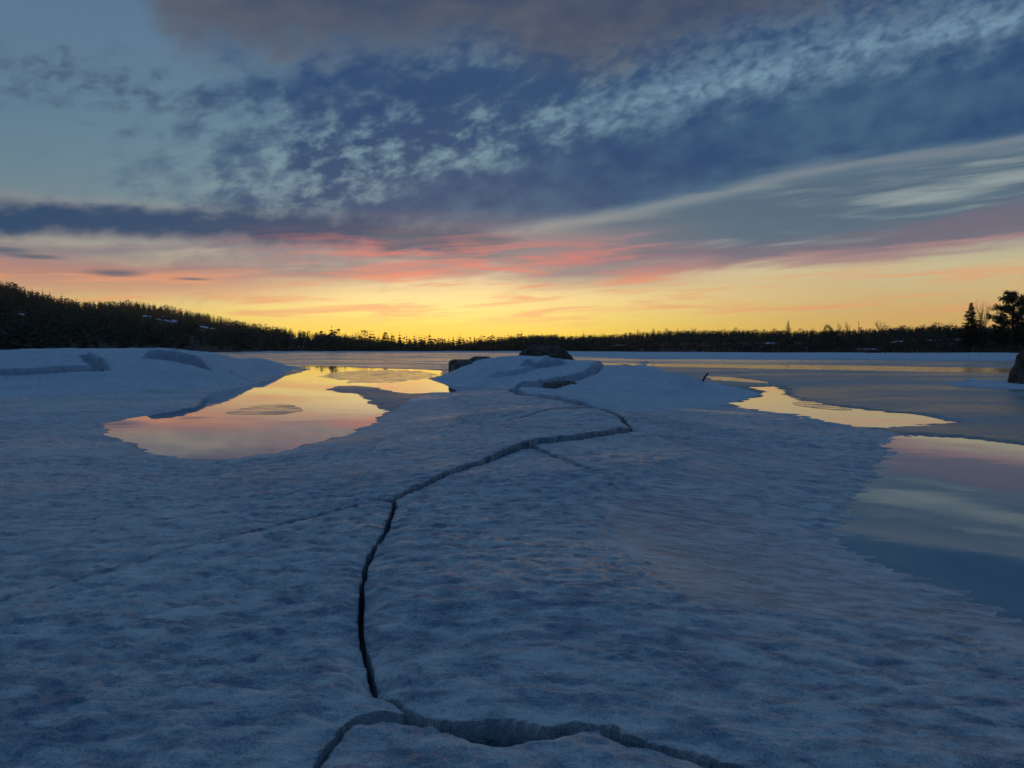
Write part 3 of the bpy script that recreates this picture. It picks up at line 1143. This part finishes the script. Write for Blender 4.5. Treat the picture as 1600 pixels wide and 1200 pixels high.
# snow patches showing between the trees: pixel position, pixel size
PATCHES = [(228, 494, 7, 5), (258, 501, 14, 4.5), (276, 502, 7, 4), (324, 512, 12, 4.5), (32, 491, 7, 4), (458, 528, 6, 2.2), (484, 531, 7, 2.2), (473, 543, 8, 2.0), (500, 544, 7, 1.6),
           (970, 540, 12, .8), (1205, 537, 7, .9), (1352, 547, 18, .6), (1402, 535, 10, .7), (1455, 533, 12, .9), (1490, 532, 6, .8)]


def ray_ground(px, py):
    d = ray(px, py)
    for t in np.geomspace(180, 2200, 1400):
        x, y, z = d[0] * t, d[1] * t, CAM_Z + d[2] * t
        if math.hypot(x, y) > SHORE_D(px) and z <= ground(x, y):
            return x, y, float(ground(x, y))
    return None


def to_px(x, y, z):
    dx, dy, dz = x, y, z - CAM_Z
    fw = dy * CP - dz * SP
    up = dy * SP + dz * CP
    return 800 + F_PX * dx / fw, 600 - F_PX * up / fw


patch_px = []
for i, (px, py, w, h) in enumerate(PATCHES):
    g = ray_ground(px, py)
    if g is None:
        continue
    patch_px.append((px, py, w, h))
    x0, y0, _ = g
    D = math.hypot(x0, y0)
    rw = w / F_PX * D
    n = 26
    ang = np.linspace(0, 2 * math.pi, n, endpoint=False)
    vs, fs = [], []
    gr = 0.07 if px > 520 else 0.20
    rd = max(h / F_PX * D / gr, rw * .6)
    rd = min(rd, 60)
    rx_, ry_ = x0 / D, y0 / D
    ring = []
    for k, rr in enumerate((1.0, .66, .33)):
        for a in ang:
            j = rr * (1 + .35 * math.sin(3 * a + i) * math.sin(2 * a + 2 * i))
            ex_, ey_ = math.cos(a) * rw * j, math.sin(a) * rd * j
            x, y = x0 + ex_ * ry_ + ey_ * rx_, y0 - ex_ * rx_ + ey_ * ry_
            vs.append((x, y, float(ground(x, y)) + (-.05 if k == 0 else .55)))
    vs.append((x0, y0, float(ground(x0, y0)) + .6))
    for k in range(2):
        for a in range(n):
            fs.append((k * n + a, k * n + (a + 1) % n, (k + 1) * n + (a + 1) % n, (k + 1) * n + a))
    for a in range(n):
        fs.append((2 * n + a, 2 * n + (a + 1) % n, 3 * n))
    o = link('snow_patch', mesh('snow_patch', vs, fs), M_SNOW)
    o['kind'] = 'structure'
    o['label'] = 'small snow patch between the trees of the far shore'

# scatter
N = 11500
cs = np.where(np.random.rand(N) < .22, np.random.uniform(480, 960, N), np.random.uniform(-260, 1860, N))
tt = np.random.uniform(0.0, 1.0, N) ** .8
left = cs < 930
lo_t = np.where(left, .0, np.where(np.random.rand(N) < .12, .05, .30))
tt = lo_t + (1.015 - lo_t) * tt
ridge_more = np.random.rand(N) < .30
tt = np.where(ridge_more, np.random.uniform(.93, 1.02, N), tt)
D = SHORE_D(cs) + (RIDGE_D(cs) - SHORE_D(cs)) * tt + 6
A = np.arctan((cs - 800) / F_PX * CP)
tx, ty = D * np.sin(A), D * np.cos(A)
tz = ground(tx, ty)
th = TREE_H(cs) * np.random.uniform(.62, 1.12, N) * np.where((~left) & (tt < .6), .8, 1.0)
th *= np.where(np.random.rand(N) < .06, 1.22, 1.0)
kind = (np.random.rand(N) < np.where(cs < 450, .18, .2)).astype(int)       # 1 = pine
bx_, by_ = to_px(tx, ty, tz)
tx_, ty_ = to_px(tx, ty, tz + th)
keep = np.ones(N, bool)
for (px, py, w, h) in patch_px:
    over = (np.abs(bx_ - px) < w * 1.05 + 2) & (ty_ < py + h) & (by_ > py - h * .4) & (np.random.rand(N) < .9)
    fit = (by_ - py - h * .6) / np.maximum(by_ - ty_, .1)       # trees below a clearing stay low enough to show it
    th = np.where(over, th * np.clip(fit, .05, 1), th)
    keep &= ~(over & (fit < .3))
tx_, ty_ = to_px(tx, ty, tz + th)
thin = (cs > 330) & (cs < 470) & (tt > .88)            # the ridge is sparse here, single pines stand out
keep &= ~(thin & (np.random.rand(N) < .55))

order = np.argsort(ty_)
best, single = {}, []
for i in order:
    if not keep[i]:
        continue
    b = int(tx_[i] // 5.6)
    if -6 <= tx_[i] <= 1606 and b not in best:
        best[b] = i
        single.append(i)
single = set(single[:298])

SIDE = ((60, 'at the high left end of the left hill ridge', 'conifers on the left hill ridge'),
        (140, 'on the steep part of the left hill ridge', 'conifers on the left hill ridge'),
        (300, 'on the left hill ridge above the snow patches', 'conifers on the left hill ridge'),
        (400, 'on the left hill ridge right of the snow patches', 'conifers on the left hill ridge'),
        (530, 'at the low right end of the left hill ridge', 'conifers on the left hill ridge'),
        (620, 'around the tall leafless tree left of the sunset glow', 'conifers on the far centre shore'),
        (740, 'under the brightest part of the sunset glow', 'conifers on the far centre shore'),
        (930, 'on the low rise behind the central boulder', 'conifers on the far centre shore'),
        (1100, 'around the leafless tree cluster on the far shore', 'conifers on the right shore'),
        (1270, 'in the middle of the right shore tree line', 'conifers on the right shore'),
        (1420, 'around the round tree on the right shore', 'conifers on the right shore'),
        (9999, 'beside the power pole and big trees at right', 'conifers on the right shore'))
acc_v, acc_f, acc_m, base = [], [], [], 0
for i in range(N):
    if not keep[i]:
        continue
    kd = kind[i]
    r = RNG.randrange(4 if kd else 7)
    a = RNG.uniform(0, 6.28)
    w = RNG.uniform(1.0, 2.1) * (1.1 if kd else 1.0)
    if i in single:
        o = link('pine_tree' if kd else 'conifer_tree', (PINE_ME if kd else FIR_ME)[r], None)
        o.location = (tx[i], ty[i], tz[i])
        o.rotation_euler = (0, 0, a)
        o.scale = (th[i] * w, th[i] * w, th[i])
        for lim, where, grp in SIDE:
            if tx_[i] < lim:
                break
        o['label'] = ('small dark round-topped pine ' if kd else 'small dark pointed conifer ') + where
        o['category'] = 'pine tree' if kd else 'conifer'
        o['group'] = grp
    else:
        v, f, m = (PINE if kd else FIR)[r]
        v = np.array(v)
        c, s = math.cos(a), math.sin(a)
        vv = np.stack([(v[:, 0] * c - v[:, 1] * s) * th[i] * w + tx[i], (v[:, 0] * s + v[:, 1] * c) * th[i] * w + ty[i], v[:, 2] * th[i] + tz[i]], -1)
        acc_v.append(vv)
        acc_f.append(np.array(f) + base)
        acc_m.append(np.array(m))
        base += len(v)
me = mesh('forest', np.concatenate(acc_v), np.concatenate(acc_f), False, np.concatenate(acc_m))
o = link('forest', me, [M_NEEDLE, M_BARK])
o['kind'] = 'stuff'
o['label'] = 'dense dark forest covering the far hills'
o['category'] = 'forest'


# brush: bare undergrowth, a brown fringe over the far shore
def brush():
    vs, fs = [], []
    n = 2600
    c = np.random.uniform(430, 1700, n)
    for i in range(n):
        d = SHORE_D(c[i]) + (RIDGE_D(c[i]) - SHORE_D(c[i])) * np.random.uniform(.02, .75) ** 1.3
        a = math.atan((c[i] - 800) / F_PX * CP)
        x, y = d * math.sin(a), d * math.cos(a)
        z = float(ground(x, y))
        h = np.random.uniform(1.5, 4.2) * (1.0 if c[i] < 930 else .6)
        for _ in range(7):
            b = len(vs)
            ox, oy = np.random.uniform(-2, 2, 2)
            lx, ly = np.random.uniform(-1.2, 1.2, 2)
            w = .22
            vs += [(x + ox - w, y + oy, z - .2), (x + ox + w, y + oy, z - .2), (x + ox + lx, y + oy + ly, z + h * np.random.uniform(.6, 1))]
            fs.append((b, b + 1, b + 2))
    return mesh('brush', np.array(vs), np.array(fs), False)


o = link('brush', brush(), M_TWIG)
o['kind'] = 'stuff'
o['label'] = 'bare brown undergrowth along the far shore'
o['category'] = 'brush'


# ------------------------------------------------------------------ single leafless trees on the skyline
def place_bare(px, top, dist, label, width=1.0, seed=0, levels=4, thick=.014, spread=.5, base_y=None):
    a = math.atan((px - 800) / F_PX * CP)
    x, y = dist * math.sin(a), dist * math.cos(a)
    z = float(ground(x, y))
    zt = at_depth(px, top, y)[2]
    h = zt - z
    rng = random.Random(seed)
    tv, tf, bv, bf = bare_shape(rng, levels, spread, thick)
    t = bpy.data.objects.new('bare_tree', None)
    COL.objects.link(t)
    t.location = (x, y, z)
    t.scale = (h * width, h * width, h)
    t['label'] = label
    t['category'] = 'bare tree'
    t['group'] = 'leafless trees along the far shore'
    link('trunk', mesh('trunk', tv, tf, False), M_BARK, t)
    link('crown', mesh('crown', bv, bf, False), M_TWIG, t)
    return t


for k, (px, top, dist, lab, wd) in enumerate((
        (556, 516, 560, 'tall leafless tree above the low shore left of the sunset glow', 1.1),
        (541, 522, 560, 'short leafless tree just left of the tall one by the sunset glow', .9),
        (862, 520, 430, 'thin leafless tree above the hill behind the dark central boulder', 1.3),
        (995, 512, 420, 'thin leafless tree, leftmost of the cluster right of the central boulder', .8),
        (1018, 509, 420, 'leafless tree in the middle of the cluster right of the central boulder', 1.0),
        (1038, 508, 420, 'leafless tree, rightmost of the cluster right of the central boulder', 1.0),
        (1079, 507, 430, 'lone leafless tree right of the far-shore cluster', .9),
        (1160, 511, 420, 'low leafless tree above the middle of the right far shore', 1.3),
        (1229, 505, 400, 'leafless tree beside the small pointed spruce on the right shore', 1.2),
        (1277, 510, 380, 'low bushy leafless tree left of the dark round tree', 1.5),
        (1305, 499, 370, 'tall leafless tree right behind the dark round tree', 1.1),
        (1322, 498, 370, 'dense leafless tree, second right of the dark round tree', 1.2),
        (1378, 497, 360, 'lone oval leafless tree on the right skyline', 1.1),
        (1427, 505, 340, 'low leafless tree left of the power line pole', 1.6),
        (1482, 496, 330, 'leafless tree between the power line pole and the tall spruce', 1.5))):
    place_bare(px, top, dist, lab, wd * .8, 100 + k, 4, .018, .42)


def place_big(px, top, base, dist):
    a = math.atan((px - 800) / F_PX * CP)
    x, y = dist * math.sin(a), dist * math.cos(a)
    z = float(ground(x, y)) - .1
    return x, y, z, at_depth(px, top, y)[2] - z


def big_conifer(px, top, dist, w, label, seed, layers=28, arms=13, bare=.04, group=True):
    x, y, z, h = place_big(px, top, 0, dist)
    rng = random.Random(seed)
    t = bpy.data.objects.new('spruce_tree', None)
    COL.objects.link(t)
    t.location = (x, y, z)
    t.scale = (h, h, h)
    t['label'] = label
    t['category'] = 'spruce'
    tv, tf = [], []
    tube(tv, tf, (0, 0, -.02), (0, 0, .5), .018, .011, 7)
    tube(tv, tf, (0, 0, .5), (0, 0, .985), .011, .002, 7)
    link('trunk', mesh('trunk', tv, tf), M_BARK, t)
    v, f = [], []
    for l in range(layers):
        q = l / (layers - 1)
        zc = bare + (.97 - bare) * q
        rad = w * (1 - q) ** .8 * (.82 + .3 * math.sin(l * 2.4)) + .012
        for a in range(arms):
            an = rng.uniform(0, 6.3)
            rr = rad * rng.uniform(.55, 1.1)
            c, s = math.cos(an), math.sin(an)
            lift = rng.uniform(-.25, .15) * rr
            for j in range(5):                      # twig fans along the bough
                u0 = (j + .6) / 5
                p = np.array([c * rr * u0, s * rr * u0, zc + lift * u0 + .12 * rr * u0 * u0])
                sz = .026 + .05 * (1 - q) * rng.uniform(.6, 1.2)
                for _ in range(2):
                    d = np.array([rng.gauss(c, .7), rng.gauss(s, .7), rng.gauss(-.2, .35)])
                    d /= np.linalg.norm(d)
                    e = np.cross(d, (0, 0, 1.0)) + np.array([0, 0, rng.uniform(-.3, .3)])
                    b = len(v)
                    v += [tuple(p - e * sz * .45), tuple(p + e * sz * .45), tuple(p + d * sz * 1.5)]
                    f.append((b, b + 1, b + 2))
    link('crown', mesh('crown', np.array(v), np.array(f), False), M_NEEDLE, t)
    return t


def big_pine(px, top, dist, w, label, seed, n=46, low=.18):
    x, y, z, h = place_big(px, top, 0, dist)
    rng = random.Random(seed)
    t = bpy.data.objects.new('pine_tree', None)
    COL.objects.link(t)
    t.location = (x, y, z)
    t.scale = (h, h, h)
    t['label'] = label
    t['category'] = 'pine tree'
    tv, tf = [], []
    tube(tv, tf, (0, 0, -.02), (.01, 0, .5), .03, .02, 8)
    tube(tv, tf, (.01, 0, .5), (0, .01, .93), .02, .005, 8)
    v, f = [], []
    for k in range(n):
        q = (k + .5) / n
        zc = low + (.95 - low) * q
        an = rng.uniform(0, 6.3)
        rr = w * (math.sin(math.pi * (.18 + .74 * q)) ** .7) * rng.uniform(.5, 1.1)
        tip = np.array([math.cos(an) * rr, math.sin(an) * rr, zc + rng.uniform(-.01, .08)])
        root = np.array([0, 0, zc - .04])
        tube(tv, tf, root, tip, .007, .002, 3)
        for j in range(4):                          # needle clumps out along the limb
            c = root + (tip - root) * (.45 + .55 * (j + 1) / 4)
            rad = rng.uniform(.045, .08)
            for _ in range(34):
                d = np.array([rng.gauss(0, 1), rng.gauss(0, 1), rng.gauss(0, .55)])
                d *= rad * rng.uniform(.3, 1) / np.linalg.norm(d)
                p = c + d
                b = len(v)
                for _k in range(3):
                    e = np.array([rng.gauss(0, 1), rng.gauss(0, 1), rng.gauss(0, .7)])
                    v.append(tuple(p + e / np.linalg.norm(e) * rng.uniform(.012, .026)))
                f.append((b, b + 1, b + 2))
    link('trunk', mesh('trunk', tv, tf), M_BARK, t)
    link('crown', mesh('crown', np.array(v), np.array(f), False), M_NEEDLE, t)
    return t


big_conifer(1516, 472, 300, .33, 'pointed dark spruce left of the tall leafless birches on the right shore', 5)
big_conifer(1531, 488, 310, .20, 'short slim spruce in front of the tall leafless birches', 6, 20, 7)
big_conifer(1231, 500, 410, .24, 'small pointed spruce standing alone above the right tree line', 7, 14, 7)
big_pine(1581, 456, 290, .40, 'broad dark pine at the right edge, the largest tree', 8, 120, .06)
big_pine(1612, 470, 285, .42, 'dark pine cut by the right edge of the picture', 9, 50, .12)
big_pine(1562, 500, 295, .34, 'low dark pine filling the foot of the broad pine', 19, 30, .1)
for k, (px, top, lab) in enumerate(((1536, 464, 'tall slender leafless birch, left one of the pair beside the spruce'),
                                    (1542, 459, 'tallest slender leafless birch, right one of the pair beside the spruce'),
                                    (1598, 452, 'leafless birch showing above the broad pine at the right edge'))):
    place_bare(px, top, 284, lab, .62, 300 + k, 4, .013, .42)

# the round tree: a dense dome-shaped crown
x, y, z, h = place_big(1293, 506, 0, 370)
t = bpy.data.objects.new('round_tree', None)
COL.objects.link(t)
t.location = (x, y, z)
t['label'] = 'dark dense dome-shaped tree on the right skyline'
t['category'] = 'round tree'
rng = random.Random(3)
tv, tf, v, f = [], [], [], []
tube(tv, tf, (0, 0, -.2), (0, 0, h * .7), .3, .12, 7)
hw = 9.0 / F_PX * 370
for _ in range(2600):
    d = np.array([rng.gauss(0, 1), rng.gauss(0, 1), rng.gauss(0, 1)])
    d /= np.linalg.norm(d)
    q = rng.uniform(.55, 1.0) ** .5 * (1 + .07 * math.sin(5 * d[0] + 3 * d[2]))
    p = np.array([d[0] * hw * q, d[1] * hw * q, h * .45 + d[2] * h * .55 * q])
    b = len(v)
    for _k in range(3):
        e = np.array([rng.gauss(0, 1), rng.gauss(0, 1), rng.gauss(0, 1)])
        v.append(tuple(p + e / np.linalg.norm(e) * rng.uniform(.12, .3)))
    f.append((b, b + 1, b + 2))
link('trunk', mesh('trunk', tv, tf), M_BARK, t)
link('crown', mesh('crown', np.array(v), np.array(f), False), M_NEEDLE, t)


# ------------------------------------------------------------------ poles on the skyline
def pole_thing(px, top, dist, label, twin):
    x, y, z, h = place_big(px, top, 0, dist)
    t = bpy.data.objects.new('power_pole' if twin else 'mast', None)
    COL.objects.link(t)
    t.location = (x, y, z)
    t['label'] = label
    t['category'] = 'power pole' if twin else 'mast'
    offs = (-.7, .7) if twin else (0,)
    for q in offs:
        v, f = [], []
        tube(v, f, (q, 0, -.3), (q, 0, h), .13, .08, 8)
        link('post', mesh('post', v, f), M_POLE, t)
    if twin:
        v, f = [], []
        tube(v, f, (-1.7, 0, h - .5), (1.7, 0, h - .5), .08, .08, 6)
        link('crossarm', mesh('crossarm', v, f), M_POLE, t)
        for q in (-1.6, 0, 1.6):
            v, f = [], []
            tube(v, f, (q, 0, h - .6), (q, 0, h - 1.3), .07, .09, 6)
            link('insulator', mesh('insulator', v, f), M_POLE, t)
    else:
        v, f = [], []
        tube(v, f, (-.5, 0, h - .8), (.5, 0, h - .8), .05, .05, 6)
        link('antenna_bar', mesh('antenna_bar', v, f), M_POLE, t)


pole_thing(1463, 503, 340, 'two-legged power line pole with a crossarm above the right tree line', True)
pole_thing(1341, 502, 380, 'thin single mast above the tree line right of the round tree', False)


# ------------------------------------------------------------------ boulders
def boulder(name, cx, cy, rx, ry, h, label, mat, seed, flat_top=0.0, rot=0.0, z0=-.15):
    n, m = 40, 22
    v, f = [], []
    for j in range(m + 1):
        for i in range(n):
            a, b = 2 * math.pi * i / n, math.pi * .5 * j / m
            ca, cb, sb = math.cos(a), math.cos(b), math.sin(b)
            k = 1 + .20 * float(perlin(np.array([math.cos(a) * 1.3 + seed]), np.array([math.sin(a) * 1.3 + b * 1.6]), seed)[0]) \
                + .09 * float(perlin(np.array([math.cos(a) * 3.4 + seed]), np.array([math.sin(a) * 3.4 + b * 4]), seed + 9)[0]) \
                + .035 * float(perlin(np.array([math.cos(a) * 8 + seed]), np.array([math.sin(a) * 8 + b * 9]), seed + 5)[0])
            e = 1 - flat_top
            x = rx * ca * cb ** e * k
            y = ry * math.sin(a) * cb ** e * k
            c, s = math.cos(rot), math.sin(rot)
            v.append((x * c - y * s, x * s + y * c, z0 + (h - z0) * sb * (.85 + .15 * k if j < m else 1)))
    for j in range(m):
        for i in range(n):
            f.append((j * n + i, j * n + (i + 1) % n, (j + 1) * n + (i + 1) % n, (j + 1) * n + i))
    f.append(tuple(m * n + i for i in range(n)))
    o = link(name, mesh(name, v, f), mat)
    o.location = (cx, cy, 0)
    o['label'] = label
    o['category'] = 'boulder'
    return o


x, y, z = at_depth(851, 560, 54)
boulder('boulder', x, y, 2.15, 1.8, 1.85, 'big dark rounded boulder behind the ice hump at the picture centre', M_ROCK, 4, .45)
x, y, z = at_depth(722, 560, 44)
boulder('boulder', x, y, .85, .9, 1.0, 'brown blocky rock at the left end of the ice hump', M_BROWNROCK, 7, .6)
x, y, z = at_depth(752, 560, 44.5)
boulder('boulder', x, y, 1.1, .8, 1.16, 'brown sloping rock on top of the ice hump', M_BROWNROCK, 12, .4)
x, y, z = at_depth(1634, 600, 32)
boulder('boulder', x, y, 1.30, 1.3, 1.72, 'black boulder cut by the right edge of the picture', M_ROCK, 9, .25)
x, y = surf(878, 601)
boulder('boulder', x, y + .6, 1.0, .6, .52, 'brown rock in the dark gap between the ice slabs', M_BROWNROCK, 15, .3)

# driftwood stick at the end of the ice mound
x0, y0, z0 = at_depth(1098, 592, 28.2)
v, f = [], []
tube(v, f, (0, 0, -.08), (.10, .05, .08), .045, .04, 7)
tube(v, f, (.10, .05, .08), (.24, .08, .22), .04, .02, 7)
tube(v, f, (.12, .05, .10), (.16, .0, .22), .018, .008, 5)
o = link('driftwood', mesh('driftwood', v, f), M_WOOD)
o.location = (x0, y0, z0)
o['label'] = 'small dark driftwood stick poking from the right end of the ice mound'
o['category'] = 'driftwood'


# ------------------------------------------------------------------ skim ice floating in the pools
def skim(px_poly, label, seed, thick=.007, mat=None, rag=.45):
    pts = np.array([at(px, py, 0) for px, py in px_poly])
    m = len(pts)
    out = []
    for i in range(m):
        for t in np.linspace(0, 1, 14, endpoint=False):
            p0, p1, p2, p3 = pts[i - 1], pts[i], pts[(i + 1) % m], pts[(i + 2) % m]
            q = .5 * ((2 * p1) + (p2 - p0) * t + (2 * p0 - 5 * p1 + 4 * p2 - p3) * t * t + (3 * p1 - p0 - 3 * p2 + p3) * t ** 3)
            out.append(q)
    out = np.array(out)
    c = out.mean(0)
    r = out - c
    k = 1 + rag * (.35 * perlin(out[:, 0] * 1.1 + seed, out[:, 1] * .9, seed) + .22 * perlin(out[:, 0] * 3, out[:, 1] * 2.4, seed + 1) + .10 * perlin(out[:, 0] * 8, out[:, 1] * 7, seed + 2))
    out = c + r * k[:, None]
    n = len(out)
    v = [(p[0] - c[0], p[1] - c[1], .001) for p in out] + [(p[0] - c[0], p[1] - c[1], thick) for p in c + (out - c) * .985] + [(0, 0, thick)]
    f = [(i, (i + 1) % n, n + (i + 1) % n, n + i) for i in range(n)] + [(n + i, n + (i + 1) % n, 2 * n) for i in range(n)]
    o = link('skim_ice', mesh('skim_ice', v, f, False), mat or M_SKIM)
    o.location = (c[0], c[1], 0)
    o['label'] = label
    o['category'] = 'skim ice'
    o['group'] = 'films of skim ice on the open water'


skim([(372, 640), (400, 634), (440, 631), (466, 636), (470, 643), (440, 647), (400, 647), (360, 646)], 'thin oval film of grey ice in the middle of the left pool', 3)
skim([(505, 587), (545, 580), (610, 578.5), (655, 580), (680, 585), (664, 591), (620, 596), (570, 598), (530, 594)], 'broad grey film of ice at the back of the left pool', 5)
skim([(1240, 630), (1265, 626), (1290, 632), (1330, 640), (1300, 640), (1262, 636)], 'ragged grey film of ice at the back of the golden right pool', 11)


def snow_ledge(px_poly, label, seed, top=.13):
    """low rounded ledge of snow ice standing on the lake"""
    pts = np.array([at(px, py, 0) for px, py in px_poly])
    c = pts.mean(0)
    n, m = 90, 7
    ang = np.arctan2(pts[:, 1] - c[1], pts[:, 0] - c[0])
    o_ = np.argsort(ang)
    A_ = np.concatenate([ang[o_] - 2 * np.pi, ang[o_], ang[o_] + 2 * np.pi])
    R_ = np.tile(np.hypot(pts[:, 0] - c[0], pts[:, 1] - c[1])[o_], 3)
    v, f = [], []
    for j in range(m):
        q = 1 - (j / m) ** 1.2
        for i in range(n):
            a = -np.pi + 2 * np.pi * i / n
            r = np.interp(a, A_, R_) * q * (1 + .10 * float(perlin(np.array([math.cos(a) * 4 + seed]), np.array([math.sin(a) * 4]), seed)[0]))
            x, y = r * math.cos(a), r * math.sin(a)
            z = (0 if j == 0 else top * (.72 + .28 * j / m)) + (.03 * float(perlin(np.array([x * 1.2]), np.array([y * 1.2]), seed + 3)[0]) if j else 0)
            v.append((x, y, z))
    v.append((0, 0, top))
    for j in range(m - 1):
        for i in range(n):
            f.append((j * n + i, j * n + (i + 1) % n, (j + 1) * n + (i + 1) % n, (j + 1) * n + i))
    for i in range(n):
        f.append(((m - 1) * n + i, (m - 1) * n + (i + 1) % n, m * n))
    o = link('snow_ledge', mesh('snow_ledge', v, f), M_SNOW)
    o.location = (c[0], c[1], .03)
    o['label'] = label
    o['category'] = 'snow ledge'


snow_ledge([(1478, 601), (1500, 596), (1530, 600), (1600, 603), (1700, 604), (1700, 614), (1600, 610), (1540, 607), (1490, 603)],
           'low snow ledge on the lake ice at the foot of the right-edge boulder', 2, .14)

# ------------------------------------------------------------------ thin evening haze
def haze():
    m = bpy.data.materials.new('evening_haze')
    m.use_nodes = True
    nt = m.node_tree
    nt.nodes.remove(nt.nodes['Principled BSDF'])
    pv = nt.nodes.new('ShaderNodeVolumePrincipled')
    pv.inputs['Color'].default_value = (1.0, 0.94, 0.84, 1)
    pv.inputs['Density'].default_value = 0.00006
    pv.inputs['Anisotropy'].default_value = 0.8
    nt.links.new(pv.outputs[0], nt.nodes['Material Output'].inputs['Volume'])
    x, y0, y1, z0, z1 = 1500, -300, 2300, -3.0, 105.0
    v = [(-x, y0, z0), (x, y0, z0), (x, y1, z0), (-x, y1, z0), (-x, y0, z1), (x, y0, z1), (x, y1, z1), (-x, y1, z1)]
    f = [(3, 2, 1, 0), (4, 5, 6, 7), (0, 1, 5, 4), (1, 2, 6, 5), (2, 3, 7, 6), (3, 0, 4, 7)]
    o = link('haze', mesh('haze', v, f, False), m)
    o['kind'] = 'stuff'
    o['label'] = 'thin evening haze glowing towards the sunset'


haze()
